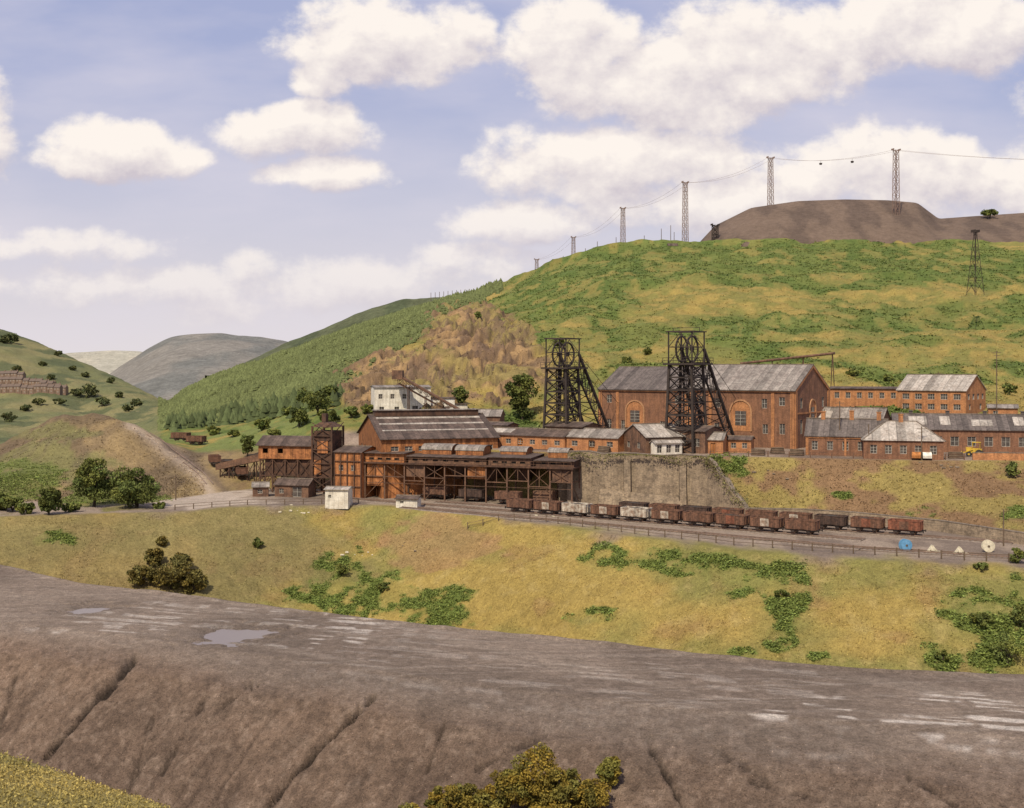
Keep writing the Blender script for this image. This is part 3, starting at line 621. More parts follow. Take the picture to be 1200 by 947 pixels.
def arch(t,cx,w,z0,z1,face='f',L=0,n=12):
    r=w/2; zs=z1-r
    def pt(u,v,d): return (u,-d,v) if face=='f' else (L+d,u,v)
    prof=[(cx-r,z0),(cx+r,z0)]+[(cx+r*math.cos(math.pi*i/n),zs+r*math.sin(math.pi*i/n)) for i in range(n+1)]
    g=MB(); g.poly([pt(u,v,.05) for u,v in prof]); wo=g.obj('blind_arch','obrick',t)
    s=MB(); R=r+.32
    out=[(cx-R,z0)]+[(cx+R*math.cos(math.pi*(1-i/n)),zs+R*math.sin(math.pi*(1-i/n))) for i in range(n+1)]+[(cx+R,z0)]
    inn=[(cx-r,z0)]+[(cx+r*math.cos(math.pi*(1-i/n)),zs+r*math.sin(math.pi*(1-i/n))) for i in range(n+1)]+[(cx+r,z0)]
    for i in range(len(out)-1):
        a,b,c,d=inn[i],inn[i+1],out[i+1],out[i]
        s.hexa([pt(*a,0.01),pt(*b,0.01),pt(*c,0.01),pt(*d,0.01),pt(*a,.22),pt(*b,.22),pt(*c,.22),pt(*d,.22)])
    s.obj('arch_surround','palebrick',wo)
    b=MB(); hw=r*.55
    b.poly([pt(cx-hw,z0+1.2,.08),pt(cx+hw,z0+1.2,.08),pt(cx+hw,zs+.1,.08),pt(cx-hw,zs+.1,.08)],0)
    for k in range(1,4): b.beam(pt(cx-hw,z0+1.2+(zs-1.1-z0)*k/4,.1),pt(cx+hw,z0+1.2+(zs-1.1-z0)*k/4,.1),.06,m=1)
    b.beam(pt(cx,z0+1.2,.1),pt(cx,zs+.1,.1),.06,m=1)
    b.obj('window',['glass','frame'],wo)
a35=Vector((math.cos(math.radians(35)),-math.sin(math.radians(35)),0)); Cn=Vector((59.3,250,TZ))
pR=Cn-a35*24.5; pL=pR-a35*23.3
sw=lambda L:[(2.2,3.5,9.0,10.8),(6.0,7.2,3,5),(L-7.2,L-6,3,5),(L-3.5,L-2.2,9.0,10.8),(L-3.4,L-2.2,3,5.2),(2.2,3.4,3,5.2)]
e1_=gabled('winding_engine_house','red-brown brick winding engine house with grey slate roof and blind arches',pR,-35,24.4,20,12.3,17.6,'brick','greyroof',front=sw(24.4)+[(6.2,7.4,8.4,10.4),(17,18.2,8.4,10.4)],right=[(3,4.4,3,6),(15.6,17,3,6),(3,4.4,8.4,10.6),(15.6,17,8.4,10.6)],trim=[(.45,.9),(5,.7),(19.5,.7),(23.9,.9)])
arch(e1_,12.2,4.6,3.4,9.9); arch(e1_,10,3.2,3.5,10.0,'r',24.4)
tm=MB()
for s in (0,1):
    y0,y1=(0,10) if s==0 else (10,20); z0,z1=(12.3,17.6) if s==0 else (17.6,12.3)
    tm.beam((24.5,y0,z0-.25),(24.5,y1,z1-.25),.25,.55)
tm.box(24.41,24.6,0,1.0,-1,12); tm.box(24.41,24.6,19,20,-1,12); tm.box(24.41,24.6,1.0,19,7.2,7.5); tm.obj('brick_banding','obrick',e1_); gutter(e1_,24.4,12.3)
e2_=gabled('winding_engine_house','brown brick winding engine house with dark slate roof and blind arches',pL,-35,23.2,20,12.1,17.1,'brick','slate',front=sw(23.2),left=[(4,5.4,3,6)],trim=[(.45,.9),(5,.7),(18,.7),(22.7,.9)])
arch(e2_,9.6,4.4,3.4,9.4); gutter(e2_,23.2,12.1)
shp=(WX(447,245),245,0)
bs=gabled('screening_shed','large rusty orange corrugated screening shed with dark pitched roof',shp,18,25,25,12.2,16.6,'rust','darkroof',front=[(2+i*2.9,3.6+i*2.9,9.6,10.6) for i in range(8)],left=[(3,4.5,8,10),(7,8.5,8,10),(16,17.5,8,10)],oh=.6,patch=[(1,24,.80,.86),(1,24,.55,.6),(1,24,.28,.32)])
mb=MB(); mb.box(1,24,11.2,13.8,16.4,17.6); mb.box(.8,24.2,10.9,14.1,17.6,17.75,1); mb.obj('ridge_monitor',['rustdk','greyroof'],bs)
AX=-20.0
pl0=Vector((WX(428,246),246,0)); plant=thing('coal_screening_plant','long rust-brown coal screening plant on steel stilts over the sidings','screening plant',pl0,AX)
LN,DP=44.5,15.0
cb=MB(); cb.beam((0,0,-.3),(0,0,7.2),.27)
reps('column',cb,'rustfr',plant,[(LN*i/10,y,0) for i in range(11) for y in (0,5,10,DP)])
br=MB(); rb_=random.Random(5)
for i in range(10):
    x0,x1=LN*i/10,LN*(i+1)/10; zl=(4.6,4.6,3.9,4.6,5.2,5.2,4.2,4.6,3.6,4.6)[i]
    for y in (0,DP):
        br.beam((x0,y,zl),(x1,y,zl),.17)
        k=rb_.random()
        if k<.35: br.beam((x0,y-.1,zl),(x1,y-.1,7.1),.09); br.beam((x0,y-.1,7.1),(x1,y-.1,zl),.09)
        elif k<.7: br.beam((x0,y-.1,zl),((x0+x1)/2,y-.1,7.1),.09); br.beam((x1,y-.1,zl),((x0+x1)/2,y-.1,7.1),.09)
        else: br.beam((x0,y-.1,7.1),(x1,y-.1,zl),.09)
        br.beam(((x0+x1)/2,y,zl),((x0+x1)/2,y,7.2),.11)
    if i in (0,3,8): br.beam((x0,-.1,.2),(x1,-.1,zl),.1)
for i in range(11):
    x=LN*i/10; br.beam((x,0,4.6),(x,DP,4.6),.16); br.beam((x,0,4.4),(x,5,0.3),.1)
br.beam((0,-.2,3.3),(LN,-.2,3.3),.08)
br.obj('bracing','rustfr',plant)
dk=MB(); dk.box(-.4,LN+.4,-.5,DP+.3,7.2,7.5); dk.obj('deck','rustdk',plant)
ops=[]
def storey(x0,x1,y0,z1,m_,n):
    uw=MB(); Lx=x1-x0; op=[(.6+(Lx-1.2)*i/n+.3,.6+(Lx-1.2)*i/n+1.4,7.9,8.4) for i in range(n)]
    pf=wallf(uw,(x0,y0),(x1,y0),7.5,z1,op); wallf(uw,(x1,y0),(x1,DP),7.5,z1,[]); wallf(uw,(x1,DP),(x0,DP),7.5,z1,[]); wallf(uw,(x0,DP),(x0,y0),7.5,z1,[])
    uw.obj('cladding',m_,plant)
    for o in op:
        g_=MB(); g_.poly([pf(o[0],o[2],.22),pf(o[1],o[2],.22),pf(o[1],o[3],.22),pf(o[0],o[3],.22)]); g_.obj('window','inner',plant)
    r_=MB(); r_.hexa([(x0-.3,y0-.6,z1),(x1+.3,y0-.6,z1),(x1+.3,DP+.3,z1+.6),(x0-.3,DP+.3,z1+.6),(x0-.3,y0-.6,z1+.13),(x1+.3,y0-.6,z1+.13),(x1+.3,DP+.3,z1+.73),(x0-.3,DP+.3,z1+.73)])
    return r_.obj('roof','darkroof',plant)
storey(0,8.8,0,9.3,'rust',4); rfo=storey(9.5,26.5,.6,8.8,'rustfr',7); storey(27.2,36.0,0,9.1,'rustfr',4); storey(36.7,44.5,1.2,8.6,'rustdk',3)
for (x,y,l,w) in ((2,4,6.0,5),(11,4,6.5,5),(18.5,4,6.0,4.5),(28,4.5,5.5,4),(38,5,4,3.5)):
    m=MB(); z=9.15
    m.box(x,x+l,y,y+w,z-.2,z+.9,1)
    n=8
    for k in range(n):
        t0,t1=math.pi*k/n,math.pi*(k+1)/n
        f=lambda t:(y+w/2-math.cos(t)*w/2*1.05,z+.9+math.sin(t)*w*.22)
        (ya,za),(yb_,zb_)=f(t0),f(t1)
        m.hexa([(x-.2,ya,za-.05),(x+l+.2,ya,za-.05),(x+l+.2,yb_,zb_-.05),(x-.2,yb_,zb_-.05),(x-.2,ya,za+.05),(x+l+.2,ya,za+.05),(x+l+.2,yb_,zb_+.05),(x-.2,yb_,zb_+.05)])
    for xx in (x,x+l): m.poly([(xx,y+w/2-math.cos(math.pi*k/n)*w/2,z+.9+math.sin(math.pi*k/n)*w*.2) for k in range(n+1)],1)
    m.obj('roof_monitor',['greyroof','rust'],rfo)
for i in range(6):
    x=3.5+i*7; m=MB(); m.hexa([(x+1,4,4.2),(x+2,4,4.2),(x+2,8,4.2),(x+1,8,4.2),(x-.6,3,7.2),(x+3.6,3,7.2),(x+3.6,9,7.2),(x-.6,9,7.2)]); m.obj('hopper','rustdk',plant)
for i,(x,w_,z0) in enumerate(((0.3,3.6,2.6),(9.2,4.0,4.7),(22.6,3.8,4.7),(40.4,3.8,4.7))):
    m=MB(); m.box(x,x+w_,.25,.4,z0,7.15); m.obj('sheet_panel','rust' if i in (0,2) else 'rustfr',plant)
m=MB(); m.box(36,40,1.5,4.5,.1,2.6); m.obj('plant_cabin','rustfr',plant)
hr_=MB()
for i in range(30): hr_.beam((LN*i/29,-.45,7.5),(LN*i/29,-.45,8.5),.05)
hr_.beam((0,-.45,8.5),(LN,-.45,8.5),.06); hr_.beam((0,-.45,8.0),(LN,-.45,8.0),.04); hr_.obj('handrail','rustfr',plant)
bk_=MB(); bk_.box(0,LN*.93,DP+.2,DP+.4,-.5,7.2); bk_.obj('back_wall','rustdk',plant)
tw=thing('screening_tower','tall rust-brown clad tower with orange panels and steel bracing','tower',(WX(366,250),250,0),AX)
m=MB()
for x in (0,4.6):
    for y in (0,5): m.beam((x,y,-.3),(x,y,14.6),.35)
for k in range(5):
    z=1+2.9*k
    m.beam((0,-.05,z),(4.6,-.05,z+2.7),.14); m.beam((4.6,-.05,z),(0,-.05,z+2.7),.14); m.beam((0,0,z),(4.6,0,z),.2); m.beam((4.65,0,z),(4.65,5,z+2.7),.14); m.beam((-.05,0,z),(-.05,5,z+2.7),.14)
m.obj('frame','rustdk',tw)
m=MB(); m.box(.2,4.4,.3,4.8,4,13.6); m.obj('cladding','rustdk',tw)
m=MB(); m.box(1.2,3.6,-.02,.28,9,11.5); m.box(.4,2,.05,.29,4.5,7.5);m.obj('panel','rust',tw)
m=MB(); m.hexa([(-.1,-.2,14.4),(4.7,-.2,14.4),(4.7,5.2,14.4),(-.1,5.2,14.4),(1.2,1,15.4),(3,1,15.4),(3,4,15.4),(1.2,4,15.4)]); m.box(1.4,2.4,1.5,2.5,15.4,17.2); m.obj('roof','rustdk',tw)
ob=gabled('clad_transfer_house','orange rusty corrugated transfer house with dark steel ribs',(WX(392,247),247,0),AX,6.2,9,9.4,10.3,'rust','darkroof',front=[(1.0,2.0,5.6,6.8),(3.8,4.8,5.6,6.8)])
m=MB()
for x in (0.05,1.5,3.0,4.6,6.15): m.beam((x,-.12,0),(x,-.12,9.2),.2)
for z in (2.4,4.8,7.6): m.beam((0,-.2,z),(6.2,-.2,z),.16)
m.obj('rib','rustdk',ob)
ss=thing('stilted_gallery','dark roofed rusty shed standing on tall lattice stilts','gallery',(WX(305,256),256,0),-14)
m=MB(); m.beam((0,0,-.3),(0,0,7.6),.26); reps('stilt',m,'rustdk',ss,[(i*2.9,y,0) for i in range(5) for y in (0,6)])
for y in (-.05,6.05):
    m=MB()
    for i in range(4):
        for z0,z1 in ((.3,3.8),(3.8,7.4)):
            m.beam((i*2.9,y,z0),(i*2.9+2.9,y,z1),.13); m.beam((i*2.9,y,z1),(i*2.9+2.9,y,z0),.13); m.beam((i*2.9,y,z1),(i*2.9+2.9,y,z1),.18)
    m.obj('bracing','rustdk',ss)
m=MB(); wallf(m,(-.3,-.3),(12,-.3),7.6,10.4,[(1,2.2,8.6,9.6),(4.5,5.7,8.6,9.6)]); wallf(m,(12,-.3),(12,6.3),7.6,10.4,[]); wallf(m,(12,6.3),(-.3,6.3),7.6,10.4,[]); wallf(m,(-.3,6.3),(-.3,-.3),7.6,10.4,[]); m.box(-.3,12,-.3,6.3,7.4,7.6)
m.poly([(-.3,6.3,10.4),(-.3,-.3,10.4),(-.3,3,12)]);m.poly([(12,-.3,10.4),(12,6.3,10.4),(12,3,12)]); m.obj('cladding','rust',ss)
m=MB()
for lo in ([(-.8,-.8,10.15),(12.4,-.8,10.15),(12.4,3,12.05),(-.8,3,12.05)],[(-.8,3,12.05),(12.4,3,12.05),(12.4,6.8,10.15),(-.8,6.8,10.15)]): m.hexa(lo+[(a,b,c+.15) for a,b,c in lo])
m.obj('roof','darkroof',ss)
m=MB(); m.box(1,11.5,.4,5.6,3.9,7.3); m.obj('bunker','rustdk',ss)
tg=thing('conveyor_trestle','low dark steel conveyor trestle running from the screens','conveyor',(WX(258,268),268,.5),-18)
m=MB()
for i in range(7):
    x=i*2.3; h=3.6+.5*i
    for y in (0,3): m.beam((x,y,-.8),(x,y,h),.2)
    m.beam((x,0,h*.5),(x,3,h),.1)
    if i<6: m.beam((x,-.05,.3),(x+2.3,-.05,h),.12); m.beam((x,-.05,h),(x+2.3,-.05,.3),.12)
m.obj('trestle_frame','rustdk',tg)
m=MB(); m.hexa([(-1,-.3,3.3),(15,-.3,6.8),(15,3.3,6.8),(-1,3.3,3.3),(-1,-.3,4.7),(15,-.3,8.4),(15,3.3,8.4),(-1,3.3,4.7)]); m.obj('gallery','rustfr',tg)
gabled('lean_to_shed','small rusty lean-to shed beside the tower',(WX(322,248),248,0),-14,7.5,4,2.6,3.6,'rustfr','darkroof',front=[(1,2,.8,1.8),(4,6,0.1,2.2)],found=.5)
gabled('timber_hut','small tarred timber hut below the gallery',(WX(296,247),247,0),10,3.2,3,2.2,2.9,'rustfr','greyroof',front=[(1,2,.8,1.6)],found=.5)
gabled('long_store_shed','long low orange-brick store shed with flat dark roof',(WX(560,259),259,TZ),-33,21.8,7,2.7,3.9,'obrick','darkroof',front=row(7,21.8,1.3,.9,1.9),doors=[(10.2,11.4,0,2.1)],patch=[(2,8,.2,.8)])
gabled('yard_store','low brick yard store with pale sheet roof',(WX(664,247.5),247.5,TZ),-33,12,7,2.8,4.3,'obrick','greyroof',front=row(3,12,1.4,.9,2),doors=[(5.2,6.6,0,2.2)])
gabled('heapstead_shed','gabled timber heapstead shed with pale grey roof and white doors',(WX(757,235),235,TZ),24,8.6,9.5,3.4,5.6,'rustfr','paleroof',front=[(1.8,3.2,1,2.4)],doors=[(4.0,5.6,0,2.6),(6,7.6,0,2.6)],left=[(2,3.2,1,2.2),(6,7.2,1,2.2)],oh=.4)
gabled('white_panelled_lean_to','low shed with white-painted panels',(WX(768,233),233.6,TZ),24,6.2,1.6,2.3,2.7,'white','paleroof',front=[(.5,1.6,.3,1.9),(2.6,3.7,.3,1.9),(4.6,5.7,.3,1.9)],found=.5)
gabled('orange_hut','small orange-brick hut beside the headframe',(WX(815,238),238,TZ),-20,5.5,5,2.8,4.0,'obrick','greyroof',front=[(1,2,.9,2)],doors=[(3,4,0,2.1)])
gabled('orange_hut','small orange-brick lamp hut with flat roof',(WX(852,240),240,TZ),-20,4.8,4,2.6,3.1,'obrick','darkroof',front=[(.8,1.8,.9,2),(3,4,.9,2)])
gabled('shaft_top_house','dark brick shaft-top building with flat roof',(WX(640,254),254,TZ),-35,9,8,4.6,5.3,'rustfr','darkroof',front=row(3,9,1.2,1.4,3))
gabled('shaft_top_house','dark brick shaft-top building with flat roof',(WX(776,241.5),241.5,TZ),-35,9.5,8,4.4,5.2,'rustfr','darkroof',front=row(3,9.5,1.2,1.4,3))
gabled('colliery_office','brick colliery office with slate roof and tall chimneys',(WX(944,233),233,TZ),-20,15,8,3.9,6.9,'brick','slate',front=row(5,15,1.1,1.1,2.8),left=[(2,3.2,1.1,2.8),(5,6.2,1.1,2.8)],chim=[(3,4,1.4),(8.4,4,1.6),(13.5,4,1.4)],trim=[(.3,.5),(7.5,.4),(14.7,.5)],bars=(2,3))
gabled('pay_office','brick pay office with pale hipped slate roof',(WX(1012,224),224,TZ),-14,14.2,10,3.7,6.9,'brick','paleroof',front=row(5,14.2,1.2,1.0,2.6),right=row(3,10,1.2,1.0,2.6),hip=4.4,chim=[(7,5,1.2)],bars=(2,3))
gabled('fitting_workshop','long brown brick fitting workshop with patched rooflights',(WX(1048,243),243,TZ),-14,36,11,4.6,7.4,'brick','slate',front=row(11,36,1.6,1.3,3.2),patch=[(3,6.5,.25,.8),(9,11,.25,.8),(15,19,.2,.6),(23,25,.25,.8),(29,33,.25,.8)],vents=5)
gabled('lamp_room','low grey-roofed lamp room beside the engine house',(WX(940,262),262,TZ),-30,17,9,5.4,8.2,'brick','greyroof',front=row(5,17,1.2,3,4.6),patch=[(2,6,.2,.7)])
gabled('brick_store','long orange-brick store with a flat parapet roof',(WX(972,287),287,P(482,287)),-22,19,9,5.4,5.7,'obrick','darkroof',front=row(7,19,1.1,3.2,4.6),found=5)
gabled('two_storey_workshop','two-storey orange-brick workshop with pale ribbed roof',(WX(1132,268)-15.8*math.cos(math.radians(40)),268+15.8*math.sin(math.radians(40)),P(484,268)),-40,15.8,13,5.0,8.4,'obrick','paleroof',front=row(5,15.8,1.6,2.9,4.2)+row(5,15.8,1.6,.6,1.9),right=row(4,13,1.4,2.9,4.2)+[(2,3.2,.6,1.9),(9,10.4,.6,1.9)],bars=(3,2),found=5,patch=[(2,3,.1,.9),(6,7,.1,.9),(10,11,.1,.9)])
gabled('orange_hut','small orange-brick hut beside the workshop',(WX(1158,262),262,P(492,262)),-20,6,5,2.6,3.2,'obrick','greyroof',front=[(1,2,.9,2)],found=4)
wb=gabled('washery_building','cracked white-rendered washery building with tall square front',(WX(439,300),300,P(489,300)),12,14.2,10,7.4,7.8,'white','greyroof',front=[(1,2,4.6,5.8),(4,5,4.6,5.8),(7,8,4.6,5.8),(1.2,2.4,1,2.6),(9.5,11,1,2.8),(5,6.2,1,2.6)],left=[(3,4,4,5.2)],found=4)
m=MB(); m.box(14.25,20.5,1,7,-3,4.6); m.box(20.55,24,2,6,-3,3.0); m.obj('annex_wall','white',wb)
m=MB(); m.box(14.3,20.8,.7,7.3,4.6,4.8); m.box(20.55,24.3,1.7,6.3,3.0,3.15); m.box(15,16.3,.9,.99,1,2.6); m.box(18,19.2,.9,.99,1,2.6); m.obj('annex_roof','darkroof',wb)
cg_=thing('inclined_conveyor','dark inclined conveyor gantry leaning over the white washery','conveyor',(WX(466,296),296,P(487,296)),-4)
m=MB(); A=Vector((0,0,9.8)); B=Vector((17,0,0.3))
for y in (0,2.2):
    m.beam(A+Vector((0,y,0)),B+Vector((0,y,0)),.28); m.beam(A+Vector((0,y,-1.8)),B+Vector((-2,y,-.6)),.24)
    for i in range(9):
        t=i/9; p_=A.lerp(B,t)+Vector((0,y,0)); q_=A.lerp(B,t+.11)+Vector((0,y,-1.6*(1-t))); m.beam(p_,q_,.12); m.beam(p_,(p_.x,y,p_.z-1.7*(1-t)),.12)
m.obj('truss','rustdk',cg_)
m=MB(); m.hexa([A+Vector((0,0,-.1)),B+Vector((0,0,-.1)),B+Vector((0,2.2,-.1)),A+Vector((0,2.2,-.1)),A+Vector((0,0,.5)),B+Vector((0,0,.5)),B+Vector((0,2.2,.5)),A+Vector((0,2.2,.5))]); m.box(-1.4,1.2,-.3,2.5,9.0,11.2); m.obj('belt_cover','rustfr',cg_)
for t in (.15,.4,.65):
    p_=A.lerp(B,t)
    for y in (0,2.2): m=MB(); m.beam((p_.x,y,-3),(p_.x,y,p_.z-1.2),.2); m.obj('leg','rustdk',cg_)
gabled('tippler_shed','small rusty shed at the foot of the conveyor',(WX(548,290),290,P(500,290)),-10,8,6,2.6,4.0,'rustfr','greyroof',front=[(1,2,1,2)],found=3)
gabled('open_fronted_shed','small open-fronted dark shed on the terrace',(WX(568,275),275,TZ),-30,6,5,3.8,4.3,'rustfr','darkroof',front=[(.6,2.6,.4,3.2),(3.2,5.4,.4,3.2)])
pg=thing('pipe_gantry','rusty steel pipe gantry crossing the hillside behind the engine houses','pipe gantry',(0,0,0),0)
pa=Vector((WX(868,320),320,P(426,320))); pb=Vector((WX(978,300),300,P(414,300)))
m=MB(); m.cyl(pa,pb,.34,.34,10); m.obj('pipe','rustfr',pg)
for t in (.02,.35,.68,.98):
    c_=pa.lerp(pb,t); g=Hh(c_.x,c_.y)
    m=MB(); m.beam((c_.x-.6,c_.y,g-1),(c_.x,c_.y,c_.z),.18); m.beam((c_.x+.6,c_.y,g-1),(c_.x,c_.y,c_.z),.18); m.obj('support_leg','rustdk',pg)
gabled('white_hut','small white-painted hut beside the sidings',(WX(381,231.5),231.5,0),-5,4.5,4,3.2,3.5,'white','paleroof',front=[(.6,1.2,1.6,2.2)],found=.5)
gabled('grey_cabin','small grey platelayers cabin by the track',(WX(464,229),229,0),-10,4.2,3,1.7,2.1,'white','darkroof',front=[(.8,1.5,.8,1.3)],found=.5)
def wallpts(name,label,pts,th,cat='wall',mt_='stone',cop=.28):
    t=thing(name,label,cat); m=MB(); c_=MB()
    for i in range(len(pts)-1):
        a=pts[i];b=pts[i+1]; d=Vector((b[0]-a[0],b[1]-a[1],0)).normalized(); n=Vector((-d.y,d.x,0))*th
        f=lambda p,z,k:(p[0]+n.x*k,p[1]+n.y*k,z)
        m.hexa([f(a,a[2],-.6),f(b,b[2],-.6),f(b,b[2],1),f(a,a[2],1),f(a,a[3],0),f(b,b[3],0),f(b,b[3],1),f(a,a[3],1)])
        c_.hexa([f(a,a[3]+.003,-.08),f(b,b[3]+.003,-.08),f(b,b[3]+.003,1.1),f(a,a[3]+.003,1.1),f(a,a[3]+cop,-.08),f(b,b[3]+cop,-.08),f(b,b[3]+cop,1.1),f(a,a[3]+cop,1.1)])
    m.obj('masonry',mt_,t); c_.obj('coping','stonelt',t); return t,m
pw=[(WX(655,237),237.0,-.5,10.2)]
for i,(a,b,z) in enumerate(((690,235.2,10.35),(705,234.2,9.9),(740,231.9,10.2),(775,229.5,9.9),(800,228,10.25),(829,226,9.95))): pw.append((WX(a,b),b,-.5,z))
rw,_=wallpts('retaining_wall','tall stained beige stone retaining wall below the pithead yard',pw,1.0,cop=.15)
for px_,Yb,h in ((668,235.4,8.5),(735,231.2,9.2),(800,227.0,9.2)):
    m=MB(); x=WX(px_,Yb); m.hexa([(x-.6,Yb-.7,-.5),(x+.6,Yb-1.0,-.5),(x+.6,Yb+1,-.5),(x-.6,Yb+1,-.5),(x-.6,Yb+.1,h),(x+.6,Yb-.1,h),(x+.6,Yb+1,h),(x-.6,Yb+1,h)])
    m.obj('buttress','stone',rw)
m=MB(); m.hexa([(WX(700,232.6),232.2,-.4),(WX(800,226),225.8,-.4),(WX(800,227),227.6,-.4),(WX(700,234),234.0,-.4),(WX(703,233.6),233.3,3.2),(WX(795,227),226.9,2.2),(WX(796,227),227.6,2.2),(WX(703,234),234,3.2)]); m.obj('plinth','stone',rw)
wallpts('wing_wall','broken stone wing wall stepping down the bank from the yard',[(WX(829.3,225.6),225.6,-.5,9.8),(WX(836,224.2),224.2,-.5,8.9),(WX(843,222.6),222.6,-.5,7.0),(WX(851,221),221,-.5,6.2),(WX(858,219.4),219.4,-.5,4.2),(WX(866,218),218,-.5,3.1),(WX(874,216.5),216.5,-.5,1.4)],.8,cop=.12)
wallpts('low_stone_wall','low stone retaining wall behind the sidings',[(WX(872,216),216,-.5,1.4),(WX(940,212),212,-.5,1.7),(WX(1000,207.5),207.5,-.5,1.7),(WX(1100,196.5),196.5,-.5,1.7),(WX(1200,181.5),181.5,-.5,1.7),(WX(1330,165),165,-.5,1.7)],.6,cop=.12)
wallpts('yard_brick_wall','low orange-brick yard wall on the terrace edge',[(WX(1140,220.5),220.5,TZ-.5,TZ+1.3),(WX(1200,219.5),219.5,TZ-.5,TZ+1.3),(WX(1290,218),218,TZ-.5,TZ+1.3)],.4,mt_='obrick',cop=.1)
# ---------------------------------------------------------------- headframes
def headframe(loc,label,sz=1.0):
    t=thing('pit_headframe',label,'headframe',loc,-35,'pithead winding towers'); t.scale=(sz,sz,sz)
    hw0,hw1,H1=3.1,2.5,17.6; m=MB()
    cor=lambda z:[( sx*(hw0+(hw1-hw0)*z/H1), sy*(hw0+(hw1-hw0)*z/H1), z) for sx,sy in ((-1,-1),(1,-1),(1,1),(-1,1))]
    b=cor(-1);tt=cor(H1)
    for i in range(4): m.beam(b[i],tt[i],.46)
    for k in range(7):
        c0,c1=cor(H1/7*k),cor(H1/7*(k+1))
        for i in range(4):
            j=(i+1)%4; m.beam(c0[i],c1[j],.17); m.beam(c0[j],c1[i],.17); m.beam(c1[i],c1[j],.28)
    m.obj('tower','iron',t)
    m=MB()
    for x in (-1,1):
        for y in (-.9,.9): m.beam((x,y,-1),(x,y,17.5),.2)
    for k in range(12):
        m.beam((-1,0,1+k*1.4),(1,0,1+k*1.4),.12)
        if k%4==1: m.box(-1.6,1.6,-1.4,1.4,k*1.4+.2,k*1.4+.32)
    m.obj('cage_guide','iron',t)
    m=MB(); m.box(-3.5,3.5,-3.4,5.2,17.6,17.95); m.obj('platform','iron',t)
    m=MB()
    for zb,x0,x1,y0,y1 in ((17.95,-3.5,3.5,-3.4,5.2),):
        for z in (.55,1.1):
            for p_,q_ in (((x0,y0),(x1,y0)),((x1,y0),(x1,y1)),((x1,y1),(x0,y1)),((x0,y1),(x0,y0))): m.beam((*p_,zb+z),(*q_,zb+z),.08)
        for k in range(7):
            for y in (y0,y1): m.beam((x0+(x1-x0)*k/6,y,zb),(x0+(x1-x0)*k/6,y,zb+1.1),.08)
    m.obj('handrail','iron',t)
    m=MB()
    for x in (-2.6,2.6):
        for y in (-2.6,2.9): m.beam((x,y,17.9),(x,y,24.3),.22)
        m.beam((x,-2.6,21.2),(x,2.9,21.2),.18); m.beam((x,-3.0,24.3),(x,3.4,24.3),.24); m.beam((x,-2.6,17.9),(x,2.9,21.1),.12)
    for y in (-2.6,2.9): m.beam((-3.1,y,24.3),(3.1,y,24.3),.26); m.beam((-2.6,y,21.2),(0,y,24.1),.12); m.beam((2.6,y,21.2),(0,y,24.1),.12); m.beam((-2.6,y,21.2),(2.6,y,21.2),.16)
    m.beam((-2.9,.2,24.3),(-2.9,.2,25.1),.1); m.beam((2.9,.2,24.3),(2.9,.2,25.1),.1); m.beam((-2.9,.2,25.1),(2.9,.2,25.1),.08)
    m.obj('crown_frame','iron',t)
    for x in (-1.15,1.15):
        m=MB(); R=2.6; n=24; cz=20.8; cy=.4
        ring=[(x,cy+R*math.cos(2*math.pi*i/n),cz+R*math.sin(2*math.pi*i/n)) for i in range(n)]
        for i in range(n): m.beam(ring[i],ring[(i+1)%n],.3,.3)
        for i in range(0,n,3): m.beam((x,cy,cz),ring[i],.12)
        m.cyl((x-.3,cy,cz),(x+.3,cy,cz),.4); m.obj('sheave_wheel','iron',t)
    m=MB(); top=[(-2.5,3.0,20.8),(2.5,3.0,20.8)]; bot=[(-3.4,18,-1),(3.4,18,-1)]
    top2=[(-2.5,2.7,15.8),(2.5,2.7,15.8)]; bot2=[(-3.4,15,-1),(3.4,15,-1)]
    V3=Vector
    for s in (0,1):
        m.beam(top[s],bot[s],.5); m.beam(top2[s],bot2[s],.34)
        for k in range(8):
            t0,t1=k/8,(k+1)/8; a0=V3(top[s]).lerp(V3(bot[s]),t0); c0=V3(top2[s]).lerp(V3(bot2[s]),t0); c1=V3(top2[s]).lerp(V3(bot2[s]),t1)
            m.beam(a0,c0,.16); m.beam(a0,c1,.13)
    for k in range(1,8):
        t0=k/8; t1=(k+1)/8
        l0=V3(top[0]).lerp(V3(bot[0]),t0); r0_=V3(top[1]).lerp(V3(bot[1]),t0); l1=V3(top[0]).lerp(V3(bot[0]),t1); r1=V3(top[1]).lerp(V3(bot[1]),t1)
        m.beam(l0,r0_,.22); m.beam(l0,r1,.13); m.beam(r0_,l1,.13)
    m.obj('back_stay','iron',t)
    for x in (-1.15,1.15): m=MB(); m.beam((x,2.4,22.6),(x,22.6,9.5),.08); m.obj('winding_rope','iron',t)
    m=MB()
    m.beam((3.3,-3.0,0),(2.7,-2.4,17.6),.1); m.beam((3.3,-2.4,0),(2.7,-1.8,17.6),.1)
    for k in range(34): f=k/34; m.beam((3.3-.6*f,-3.0+.6*f,17.6*f),(3.3-.6*f,-2.4+.6*f,17.6*f),.06)
    m.obj('ladder','iron',t)
headframe((WX(804,241),241,TZ),'black iron lattice pit headframe with two sheave wheels')
headframe((WX(659,257),257,TZ-.3),'black iron lattice pit headframe beside the stone wall',.97)
